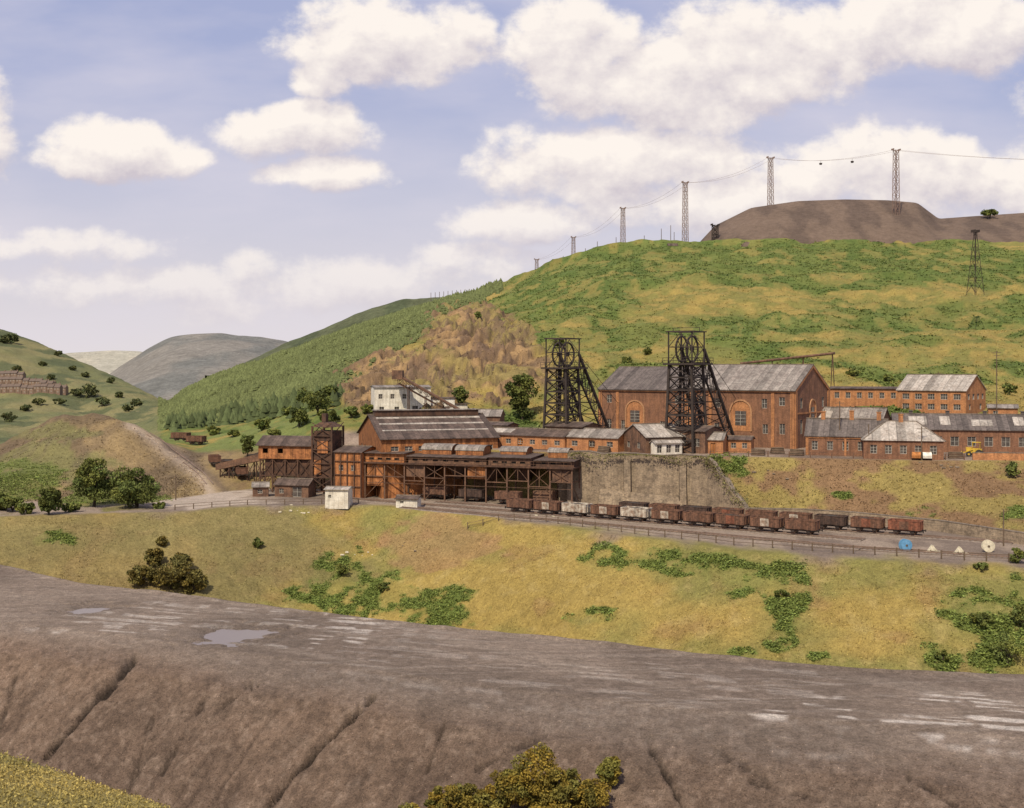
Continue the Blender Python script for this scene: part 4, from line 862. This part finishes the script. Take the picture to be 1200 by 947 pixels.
# ---------------------------------------------------------------- tracks and wagons
def track(label,p0,p1):
    p0=Vector((*p0,0));p1=Vector((*p1,0)); d=(p1-p0); Ln=d.length; ang=math.degrees(math.atan2(d.y,d.x))
    e=thing('railway_track',label,'railway track',p0,ang); e['kind']='structure'
    m=MB(); m.hexa([(0,-1.7,-.12),(Ln,-1.7,-.12),(Ln,1.7,-.12),(0,1.7,-.12),(0,-1.4,.10),(Ln,-1.4,.10),(Ln,1.4,.10),(0,1.4,.10)]); m.obj('ballast','ballast',e)
    m=MB(); n=int(Ln/.8)
    for i in range(n): m.box(i*.8,i*.8+.26,-1.25,1.25,.06,.15)
    m.obj('sleepers','wood',e)
    m=MB()
    for y in (-.75,.75): m.box(0,Ln,y-.05,y+.05,.15,.29)
    m.obj('rails','rail',e)
def along(a,b,t): return (a[0]+(b[0]-a[0])*t,a[1]+(b[1]-a[1])*t)
def ptz(px,py): Y=37800/(py-430.0); return (WX(px,Y),Y)
f0,f1=ptz(613,601),ptz(962,629)
track('rusty siding under the front row of wagons',along(f0,f1,-.75),along(f0,f1,1.12))
b0,b1=ptz(735,604.5),ptz(1084,629.5)
track('rusty siding under the rear row of wagons',along(b0,b1,-.8),along(b0,b1,1.25))
c0,c1=ptz(560,602.5),ptz(1010,643)
track('outer siding along the fence',along(c0,c1,-.25),along(c0,c1,1.0))
track('outer siding curving along the fence',along(c0,c1,1.0),ptz(1330,662))
def wagon(body,door,coal=True,label='',group='mineral wagons on the sidings'):
    t=thing('mineral_wagon',label,'railway wagon',(0,0,0),0,group); z0,z1=1.1,2.5;l,w=2.5,1.15
    m=MB(); th=.07
    m.box(-l,l,-w,w,z0-.1,z0)
    m.box(-l,l,-w,-w+th,z0,z1);m.box(-l,l,w-th,w,z0,z1);m.box(-l,-l+th,-w+th,w-th,z0,z1);m.box(l-th,l,-w+th,w-th,z0,z1)
    for y in (-w-.06,w+.01): m.box(-l,l,y,y+.05,z1-.12,z1+.02)
    for i in range(7):
        x=-l+.08+(2*l-.16)*i/6
        if i==3: continue
        for s in (-1,1): m.box(x-.06,x+.06,s*w-.09 if s<0 else s*w+.003,s*w-.003 if s<0 else s*w+.09,z0-.05,z1-.13)
    for s in (-1,1):
        for y in (-.6,.6): m.box(s*l+(.003 if s>0 else -.12),s*l+(.12 if s>0 else -.003),y-.08,y+.08,z0,z1-.1)
        m.box(s*l+(.003 if s>0 else -.07),s*l+(.07 if s>0 else -.003),-w,w,z1-.1,z1)
    m.obj('body',body,t)
    for s in (-1,1):
        m=MB(); y0,y1=(-w-.08,-w-.004) if s<0 else (w+.004,w+.08); m.box(-.72,.72,y0,y1,z0+.02,z1-.14); m.box(-.55,-.45,y0-.03,y1,z0,z1-.3); m.box(.45,.55,y0-.03,y1,z0,z1-.3); m.obj('door',door,t)
    m=MB()
    for y in (-.92,.92): m.box(-l-.1,l+.1,y-.08,y+.08,.78,.99)
    for x in (-l,0,l-.16): m.box(x,x+.16,-.83,.83,.80,.98)
    for s in (-1,1):
        for x in (-1.3,1.3): m.box(x-.25,x+.25,s*1.02-.06,s*1.02+.06,.5,.77)
        m.beam((-1.2,s*1.1,.55),(1.2,s*1.1,.7),.06)
    m.obj('underframe','iron',t)
    for s in (-1,1):
        for y in (-.85,.85): m=MB(); m.cyl((s*(l+.1),y,.9),(s*(l+.42),y,.9),.1,.1,8); m.cyl((s*(l+.42),y,.9),(s*(l+.47),y,.9),.22,.22,10); m.obj('buffer','iron',t)
    for x in (-1.3,1.3):
        for s in (-1,1): m=MB(); m.cyl((x,s*.68,.72),(x,s*.82,.72),.43,.43,16); m.cyl((x,s*.60,.72),(x,s*.68,.72),.48,.48,16); m.cyl((x,0,.72),(x,s*.6,.72),.08,.08,6); m.obj('wheel','rustfr',t)
    if coal:
        m=MB(); nx,ny=12,6; vs=[[(-l+th+(2*l-2*th)*i/nx,-w+th+(2*w-2*th)*j/ny,z1-.35+.35*math.sin(math.pi*i/nx)*math.sin(math.pi*j/ny)+random.uniform(-.06,.06)) for j in range(ny+1)] for i in range(nx+1)]
        for i in range(nx):
            for j in range(ny): m.poly([vs[i][j],vs[i+1][j],vs[i+1][j+1],vs[i][j+1]])
        m.obj('coal_load','coal',t)
    return t
protos=[wagon('wbrn','wbrn',False,'empty rusty brown steel mineral wagon'),wagon('wred','wbrn',False,'empty oxide-red steel mineral wagon'),wagon('wdrk','wdrk',True,'sooty dark mineral wagon loaded with coal'),wagon('wbrn','wgry',False,'rusty mineral wagon with pale grey doors'),wagon('wgry','wgry',True,'pale grey mineral wagon streaked with rust'),wagon('wbrn','wred',True,'brown mineral wagon with red doors and coal load')]
used=set()
def putw(k,x,y,ang,z=.02):
    if k not in used: used.add(k); p=protos[k]; p.location=(x,y,z); p.rotation_euler=(0,0,math.radians(ang))
    else: dup(protos[k],(x,y,z),ang)
for (a,b,seq) in ((f0,f1,[0,3,4,3,4,3,0,5,3,0]),(b0,b1,[2,0,2,5,0,3,2,5,1])):
    d=(b[0]-a[0],b[1]-a[1]); Ln=math.hypot(*d); ang=math.degrees(math.atan2(d[1],d[0])); n=len(seq)
    for i,k in enumerate(seq):
        s=Ln-3.0-5.98*(n-1-i); putw(k,a[0]+d[0]*s/Ln,a[1]+d[1]*s/Ln,ang)
lp0=(WX(252,285),285); lp1=(WX(300,262),262)
for i in range(3):
    t=i/3+.1; x=lp0[0]+(lp1[0]-lp0[0])*t; y=lp0[1]+(lp1[1]-lp0[1])*t; putw(2 if i%2 else 0,x-1,y,-70+0,Hh(x,y)+.05)
for i in range(4):
    x=WX(470+i*42,250-i*4); y=248.5-i*4.5; putw(0 if i%2 else 2,x,y,-20)
for (a,b) in ((212,335),(230,330)):
    x=WX(a,b); z=Hh(x,b); putw(0,x,b,-15,z+.05)
m=MB(); pts=[hit(a,b,200) for a,b in ((246,568),(234,554),(216,540),(200,528),(186,516),(172,508))]
for s in (-.75,.75):
    for i in range(len(pts)-1): m.beam((pts[i][0]+s,pts[i][1],pts[i][2]+.15),(pts[i+1][0]+s,pts[i+1][1],pts[i+1][2]+.15),.14)
tag(m.obj('railway_track','rail'),'single rusty line curving round the mound','railway track',kind='structure')
def fence(label,pts,sp=2.6,h=1.25,mt_='wood',rails=(.55,1.05),cat='fence'):
    t=thing('post_and_rail_fence',label,cat); rm=MB()
    seg=[]
    for i in range(len(pts)-1):
        a=Vector(pts[i]);b=Vector(pts[i+1]); n=max(1,int((b-a).length/sp))
        for k in range(n): seg.append(a.lerp(b,k/n))
    seg.append(Vector(pts[-1])); P3=[Vector((p_.x,p_.y,Hh(p_.x,p_.y))) for p_ in seg]
    m=MB(); m.box(-.08,.08,-.08,.08,-.3,h); reps('post',m,mt_,t,P3)
    for i,p_ in enumerate(P3):
        if i: 
            for z in rails: rm.beam(P3[i-1]+Vector((0,0,z)),p_+Vector((0,0,z)),.05,.07)
    rm.obj('rail',mt_,t)
def ez(px,py,dY=0): Y=37800/(py-430.0)+dY; return (WX(px,Y),Y)
fence('weathered timber fence along the top of the embankment',[ez(548,606.5),ez(640,612),ez(760,628),ez(860,639),ez(1000,649),ez(1130,657),ez(1290,664)])
fence('thin post fence along the yard edge',[(WX(832,228.5),228.5),(WX(900,228),228),(WX(1000,224.5),224.5),(WX(1130,220.5),220.5)],3.2,1.1,'rustfr')
fence('broken post fence beside the dirt road',[ez(205,598),ez(290,592),ez(420,590)],3.5,1.0)
def pole(px,Y,top,base=None,arm=True,label='weathered timber telegraph pole in the yard',grp='yard poles',r=.13):
    x=WX(px,Y); z=Hh(x,Y) if base is None else base; t=thing('telegraph_pole',label,'pole',(x,Y,z),0,grp); h=P(top,Y)-z
    m=MB(); m.cyl((0,0,-.5),(0,0,h),r,r*.7,8); m.obj('shaft','wood',t)
    if arm: m=MB(); m.beam((-.9,0,h-.4),(.9,0,h-.4),.1); m.beam((-.6,0,h-1.0),(.6,0,h-1.0),.1); m.obj('crossarm','wood',t)
pole(1168,246,411); pole(206,242,556,arm=False,label='short timber post by the dirt track'); pole(512,280,470); pole(970,256,490,arm=False); pole(1100,300,436); pole(984,232,470); pole(1080,221,500,label='timber lighting pole in the yard'); pole(1176,180,597,arm=False,label='short post beside the sidings'); pole(1018,226,497,arm=False)
for a,b in ((700,283),(706,289),(712,286),(722,278),(775,268),(786,264),(790,272),(755,276),(686,291),(695,290),(660,300),(648,306)): pole(a,760,b,arm=False,label='bare timber post on the skyline',grp='posts on the ridge',r=.24)
for i,a in enumerate(range(505,562,5)): pole(a,1000,343-i*.5,base=P(368,1000),arm=False,label='thin post on the skyline',grp='posts on the ridge',r=.28)
def pylon(px,Y,top,base_py=None,wb=6,wt=2.0,label='tall lattice aerial ropeway pylon on the ridge',mt_='galv',br_=.22,arm=3.2):
    x=WX(px,Y); z=Hh(x,Y) if base_py is None else P(base_py,Y); h=P(top,Y)-z
    t=thing('ropeway_pylon',label,'pylon',(x,Y,z),20,'ropeway pylons'); m=MB(); n=max(5,int(h/4.0))
    cor=lambda f:[(sx*(wb+(wt-wb)*f)/2,sy*(wb+(wt-wb)*f)/2,h*f) for sx,sy in ((-1,-1),(1,-1),(1,1),(-1,1))]
    b=cor(-.04);tt=cor(1)
    for i in range(4): m.beam(b[i],tt[i],br_)
    for k in range(n):
        c0,c1=cor(k/n),cor((k+1)/n)
        for i in range(4): j=(i+1)%4; m.beam(c0[i],c1[j],br_*.5); m.beam(c0[j],c1[i],br_*.5); m.beam(c1[i],c1[j],br_*.55)
    m.obj('lattice_mast',mt_,t)
    m=MB(); m.beam((-arm,0,h-.3),(arm,0,h-.3),br_*1.3,br_*1.6); m.beam((-arm,0,h-.3),(0,0,h-3),br_*.6); m.beam((arm,0,h-.3),(0,0,h-3),br_*.6)
    m.beam((-arm*.7,0,h-5),(arm*.7,0,h-5),br_*.9)
    for s in (-1,1): m.beam((s*arm,-1.2,h+.3),(s*arm,1.2,h+.3),br_,.9)
    m.obj('crossarm',mt_,t)
    return Vector((x,Y,P(top,Y)))
py1=pylon(1050,655,176,256,2.9,2.1,arm=2.2); py2=pylon(903,735,185,248,2.9,2.1,arm=2.2); py3=pylon(803,700,214,wb=2.8,arm=1.8); py4=pylon(730,820,244,wb=3.0,arm=1.8); py5=pylon(672,950,278,wb=3,arm=1.8); py6=pylon(629,1050,304,wb=3,arm=2.0)
pylon(1143,400,272,343,3.8,.6,'black tapering lattice pylon on the hillside','iron',.12,.8)
pylon(838,640,264,290,2.6,2.4,'short squat dark lattice tower at the tip foot','iron',.3,2.0)
def cable(a,b,sag,label):
    t=thing('ropeway_cable',label,'cable',(0,0,0),0,'ropeway cables'); n=16; p_=[a.lerp(b,i/n)-Vector((0,0,sag*4*(i/n)*(1-i/n))) for i in range(n+1)]
    for s in (-2.0,2.0):
        m=MB()
        for i in range(n): m.cyl(p_[i]+Vector((s,0,0)),p_[i+1]+Vector((s,0,0)),.05,.05,5,cap=False)
        m.obj('rope','galv',t)
for a,b,s in ((py1,py2,3.5),(py2,py3,4),(py3,py4,4),(py4,py5,5),(py5,py6,4)): cable(a,b,s,'thin aerial ropeway cable slung between pylons')
cable(py1,Vector((WX(1420,560),560,P(186,560))),3,'thin aerial ropeway cable slung from the tallest pylon')
for f in (.35,.6):
    c_=py1.lerp(py2,f); t=thing('ropeway_bucket','small dark ropeway bucket hanging from the cable','bucket',(c_.x+2.0,c_.y,c_.z-3.5*4*f*(1-f)-2.4),0,'ropeway buckets')
    m=MB(); m.hexa([(-.6,-.5,0),(.6,-.5,0),(.6,.5,0),(-.6,.5,0),(-.8,-.7,1),(.8,-.7,1),(.8,.7,1),(-.8,.7,1)]); m.obj('tub','iron',t); m=MB(); m.beam((0,0,1),(0,0,2.4),.12); m.obj('hanger','iron',t)
gabled('ridge_hut','tiny rusty hut on the hill crest',(WX(783,622),622,P(297,622)),0,5,4,4,5.2,'rust','darkroof',front=[(1,2,1,2.4)],found=4)
def drum(px,py,dpx,mt_,label,rot):
    x,Y=ez(px,py); r=dpx/2/F*Y; t=thing('cable_drum',label,'cable drum',(x,Y,.02),rot,'discarded cable drums')
    for y in (-.35,.35):
        m=MB(); m.cyl((0,y-.05,r),(0,y+.05,r),r,r,28); m.cyl((0,y-.09 if y<0 else y+.05,r),(0,y-.05 if y<0 else y+.09,r),r*.2,r*.2,12,1); m.obj('flange',[mt_,'wood'],t)
    m=MB(); m.cyl((0,-.3,r),(0,.3,r),r*.55,r*.55,20); m.obj('core','wood',t)
drum(1061,646,14,'blue','blue-painted cable drum standing on edge by the fence',12); drum(1158,647,14,'cream','cream-painted cable drum standing on edge by the fence',-8)
def scrap(px,py):
    x,Y=ez(px,py); t=thing('winch_frame','cream-painted winch frame lying beside the track','machinery',(x,Y,0),random.uniform(-30,30),'machinery by the fence')
    m=MB(); m.beam((-1,-.3,.15),(1,-.3,.15),.2); m.beam((-1,.3,.15),(1,.3,.15),.2); m.beam((-.8,-.3,.2),(-.2,-.3,1.1),.14); m.beam((.5,-.3,.2),(-.2,-.3,1.1),.14); m.beam((-.8,.3,.2),(-.2,.3,1.1),.14); m.beam((.5,.3,.2),(-.2,.3,1.1),.14); m.obj('frame','cream',t)
    m=MB(); m.cyl((-.2,-.5,.6),(-.2,.5,.6),.3,.3,14); m.obj('drum','cream',t)
scrap(1094,648); scrap(1126,650)
def loader(px,Y,mt_,label):
    x=WX(px,Y); t=thing('loading_shovel',label,'tractor',(x,Y,TZ),-25)
    m=MB(); m.box(-1.6,1.2,-.7,.7,.7,1.5); m.box(-1.7,-.6,-.65,.65,1.5,1.75); m.obj('body',mt_,t)
    m=MB(); m.box(-.5,.9,-.65,.65,1.5,1.6)
    for a in (-.45,.85):
        for b in (-.6,.6): m.beam((a,b,1.5),(a,b,2.7),.09)
    m.box(-.6,1.0,-.75,.75,2.7,2.8); m.obj('cab',mt_,t)
    m=MB()
    for s in (-.8,.8): m.beam((-.4,s,1.4),(-2.4,s,.6),.14)
    m.hexa([(-3.0,-1,.2),(-2.3,-1,.2),(-2.3,1,.2),(-3.0,1,.2),(-3.1,-1,.5),(-2.3,-1,1.1),(-2.3,1,1.1),(-3.1,1,.5)]); m.obj('bucket',mt_,t)
    for xx,r in ((-1.1,.5),(.7,.7)):
        for s in (-.9,.9): m=MB(); m.cyl((xx,s-.18,r),(xx,s+.18,r),r,r,16); m.cyl((xx,s-.2,r),(xx,s+.2,r),r*.4,r*.4,10,1); m.obj('wheel',['rubber',mt_],t)
loader(1143,229,'yel','yellow loading shovel parked in the yard')
def car(px,Y,mt_,label,rot):
    x=WX(px,Y); t=thing('parked_car',label,'car',(x,Y,TZ+.02),rot,'cars parked in the yard')
    pr=[(-2,.35),(2,.35),(2.05,.8),(1.2,.92),(.6,1.38),(-1.0,1.4),(-1.6,.95),(-2.05,.85)]
    m=MB(); lf=[(a,-.78,b) for a,b in pr]; rt=[(a,.78,b) for a,b in pr]; m.poly(lf); m.poly(rt[::-1])
    for i in range(len(pr)): j=(i+1)%len(pr); m.poly([lf[j],lf[i],rt[i],rt[j]])
    m.obj('body',mt_,t)
    for s in (-.79,.785):
        m=MB(); m.box(-1.2,-.1,s,s+.005,.95,1.3); m.box(0,.75,s,s+.005,.95,1.28); m.obj('window','glass',t)
    for xx in (-1.25,1.25):
        for s in (-.75,.75): m=MB(); m.cyl((xx,s-.08,.32),(xx,s+.08,.32),.32,.32,14); m.obj('wheel','rubber',t)
car(1074,222,'orange','orange-red saloon car parked in the yard',70); car(1086,221.5,'white','white saloon car parked in the yard',75)
for (a,b,n,c_) in ((345,596,14,'cream'),(420,648,12,'cream'),(640,600,6,'cream'),(1100,546,14,'stone'),(905,556,8,'stone'),(470,640,8,'stone')):
    for i in range(n//2):
        x,y,z=hit(a+random.uniform(-22,22),b+random.uniform(-5,6),130); t=MB(); s=random.uniform(.12,.4)
        t.hexa([(random.uniform(-1.3,-.7)*s*u_,random.uniform(.7,1.3)*s*v_,w_*s*.5*random.uniform(.7,1.2)) for u_,v_,w_ in ((1,-1,-.3),(-1,-1,-.3),(-1,1,-.3),(1,1,-.3),(.8,-.8,1),(-.7,-.7,1),(-.7,.8,1),(.7,.8,1))]); o=t.obj('rubble_block',c_); o.location=(x,y,z); tag(o,'pale broken concrete block on the bank','rubble','rubble on the banks')
for (a,Yc,rt_) in ((880,232,-20),(905,236,10),(925,232,-30),(1112,224,-10),(700,241,-33),(1168,224,5)):
    t=thing('pit_prop_stack','stack of weathered timber pit props in the yard','timber stack',(WX(a,Yc),Yc,TZ),rt_,'timber stacks in the yard')
    for i in range(4):
        for j in range(4-i): m=MB(); m.cyl((0,j*.36+i*.18,.18+i*.31),(2.6,j*.36+i*.18,.18+i*.31),.17,.16,8); m.obj('pit_prop','wood',t)
def house():
    t=thing('terraced_house','small brick terraced house with dark roof on the far hillside','house',(0,0,0),0,'terraced houses across the valley')
    m=MB(); m.box(0,4.4,0,7,-4,4.2); m.poly([(0,0,4.2),(0,7,4.2),(0,3.5,5.9)]); m.poly([(4.4,0,4.2),(4.4,7,4.2),(4.4,3.5,5.9)]); m.obj('wall','farbrick',t)
    m=MB()
    for lo in ([(-.02,-.3,4.05),(4.42,-.3,4.05),(4.42,3.5,5.95),(-.02,3.5,5.95)],[(-.02,3.5,5.95),(4.42,3.5,5.95),(4.42,7.3,4.05),(-.02,7.3,4.05)]): m.hexa(lo+[(a,b,c+.15) for a,b,c in lo])
    r=m.obj('roof','farroof',t); m=MB(); m.box(3.7,4.3,3.1,3.9,5.6,6.8); m.obj('chimney','farbrick',r)
    for x,z in ((.6,2.6),(2.6,2.6),(2.6,.6)): m=MB(); m.box(x,x+1.0,-.06,-.004,z,z+1.1); m.obj('window','farpane',t)
    m=MB(); m.box(.7,1.5,-.06,-.004,0,2.0); m.obj('door','wood',t); return t
hp=house(); first=True
for (a,b,n,sl_) in ((-24,461,12,.3),(-20,452,11,.3),(46,456,4,.4),(-10,445,5,.3)):
    x0,y0,z0=hit(a,b,365)
    for i in range(n):
        xx=x0+i*4.45; yy=y0+i*sl_*2; z=max(Hh(xx,yy),Hh(xx+4.4,yy))+.2
        if first: hp.location=(xx,yy,z); hp.rotation_euler=(0,0,math.radians(4)); first=False
        else: dup(hp,(xx,yy,z),4)
# ---------------------------------------------------------------- world
wd=bpy.data.worlds.new('World'); S.world=wd; wd.use_nodes=True; nt=wd.node_tree; nt.nodes.clear()
sv=Vector((-.30,-.72,.92)).normalized(); el=math.asin(sv.z); az=math.atan2(sv.x,sv.y)
out=nn(nt,'ShaderNodeOutputWorld'); bg=nn(nt,'ShaderNodeBackground'); bg.inputs[1].default_value=.1; lk(nt,bg.outputs[0],out.inputs[0])
sk=nn(nt,'ShaderNodeTexSky',sky_type='NISHITA'); sk.sun_disc=False; sk.sun_elevation=el; sk.sun_rotation=az; sk.dust_density=2.0
g=bpy.data.node_groups.new('cloud_field','ShaderNodeTree'); g.interface.new_socket('V',in_out='INPUT',socket_type='NodeSocketVector'); g.interface.new_socket('D',in_out='OUTPUT',socket_type='NodeSocketFloat')
gi=g.nodes.new('NodeGroupInput'); go=g.nodes.new('NodeGroupOutput')
w1=nn(g,'ShaderNodeTexNoise'); w1.inputs['Scale'].default_value=11; w1.inputs['Detail'].default_value=4; lk(g,gi.outputs[0],w1.inputs['Vector'])
wv=nn(g,'ShaderNodeVectorMath',operation='MULTIPLY_ADD'); lk(g,w1.outputs['Color'],wv.inputs[0]); wv.inputs[1].default_value=(.07,.05,0); lk(g,gi.outputs[0],wv.inputs[2])
cl=[(455,44,120,52),(375,85,46,30),(680,48,90,50),(790,88,190,58),(920,50,140,54),(1110,32,180,52),(140,172,92,34),(95,188,60,26),(215,184,46,22),(350,150,88,34),(385,203,62,26),(725,190,160,46),(610,262,80,32),(830,236,150,38),(1085,205,180,50),(950,215,60,28),(330,335,420,40),(90,285,160,24),(560,310,110,26),(1400,120,180,90),(-200,150,200,100),(600,-160,700,90)]
fld=None
for (a,b,rx,ry) in cl:
    v=nn(g,'ShaderNodeVectorMath',operation='MULTIPLY_ADD'); lk(g,wv.outputs[0],v.inputs[0]); v.inputs[1].default_value=(F/rx,F/ry,0)
    v.inputs[2].default_value=(-((a-600)/F+.035)*F/rx,-((HY-b)/F+.025)*F/ry,0)
    d=nn(g,'ShaderNodeVectorMath',operation='DOT_PRODUCT'); lk(g,v.outputs[0],d.inputs[0]); lk(g,v.outputs[0],d.inputs[1]); e=d.outputs['Value']
    if b in (335,285,310): e=mth(g,'ADD',e,.55)
    fld=e if fld is None else mth(g,'SMOOTH_MIN',fld,e,.25)
fld=mth(g,'SUBTRACT',1.0,mth(g,'MINIMUM',fld,2.6))
n2=nn(g,'ShaderNodeTexNoise'); n2.inputs['Scale'].default_value=19; n2.inputs['Detail'].default_value=8; n2.inputs['Roughness'].default_value=.6
mp=nn(g,'ShaderNodeMapping'); mp.inputs['Scale'].default_value=(1,1.25,1); lk(g,gi.outputs[0],mp.inputs[0]); lk(g,mp.outputs[0],n2.inputs['Vector'])
D=mth(g,'ADD',mth(g,'MULTIPLY',fld,.85),mth(g,'MULTIPLY',mth(g,'SUBTRACT',n2.outputs[0],.49),2.9)); lk(g,D,go.inputs[0])
tc=nn(nt,'ShaderNodeTexCoord'); s3=nn(nt,'ShaderNodeSeparateXYZ'); lk(nt,tc.outputs['Generated'],s3.inputs[0])
yy=mth(nt,'MAXIMUM',mth(nt,'ABSOLUTE',s3.outputs[1]),.12); uu=mth(nt,'DIVIDE',s3.outputs[0],yy); vv=mth(nt,'DIVIDE',s3.outputs[2],yy)
cv=nn(nt,'ShaderNodeCombineXYZ'); lk(nt,uu,cv.inputs[0]); lk(nt,vv,cv.inputs[1])
g1=nn(nt,'ShaderNodeGroup'); g1.node_tree=g; lk(nt,cv.outputs[0],g1.inputs[0])
va=nn(nt,'ShaderNodeVectorMath',operation='ADD'); lk(nt,cv.outputs[0],va.inputs[0]); va.inputs[1].default_value=(-.006,.018,0)
g2=nn(nt,'ShaderNodeGroup'); g2.node_tree=g; lk(nt,va.outputs[0],g2.inputs[0])
cov=nn(nt,'ShaderNodeMapRange',interpolation_type='SMOOTHSTEP'); lk(nt,g1.outputs[0],cov.inputs[0]); cov.inputs[1].default_value=-.42; cov.inputs[2].default_value=.42
dif=mth(nt,'SUBTRACT',g1.outputs[0],g2.outputs[0]); sh=mth(nt,'MULTIPLY_ADD',dif,.7,.6,clamp=True)
ccol=mixc(nt,sh,(6.3,5.7,6.2),(10.0,9.2,8.5))
hz=rng_(nt,vv,.0,.25,1,0)
blue=mixc(nt,.75,sk.outputs[0],(4.3,4.65,7.1))
base=mixc(nt,mth(nt,'MULTIPLY',hz,.9),blue,(8.3,7.6,7.5))
vn=nn(nt,'ShaderNodeTexNoise'); vn.inputs['Scale'].default_value=5; vn.inputs['Detail'].default_value=5
mp=nn(nt,'ShaderNodeMapping'); mp.inputs['Scale'].default_value=(1,3,1); lk(nt,cv.outputs[0],mp.inputs[0]); lk(nt,mp.outputs[0],vn.inputs['Vector'])
base=mixc(nt,rng_(nt,vn.outputs[0],.40,.70,0.04,.5),base,(7.6,7.1,7.8))
cvf=mth(nt,'MULTIPLY',cov.outputs[0],rng_(nt,vv,.03,.15,.35,.98))
fin=mixc(nt,cvf,base,ccol); lk(nt,fin,bg.inputs[0])
sl=bpy.data.lights.new('sun','SUN'); sl.energy=4.3; sl.angle=math.radians(.5); sl.color=(1,.895,.69)
so=bpy.data.objects.new('sun',sl); so.rotation_euler=sv.to_track_quat('Z','Y').to_euler(); S.collection.objects.link(so)
cam=bpy.data.cameras.new('camera'); cam.sensor_width=36; cam.lens=36*F/1200; cam.shift_y=-(473.5-HY)/1200; cam.clip_start=.5; cam.clip_end=20000
co_=bpy.data.objects.new('camera',cam); co_.location=(0,0,CZ); co_.rotation_euler=(math.radians(90),0,0); S.collection.objects.link(co_); S.camera=co_
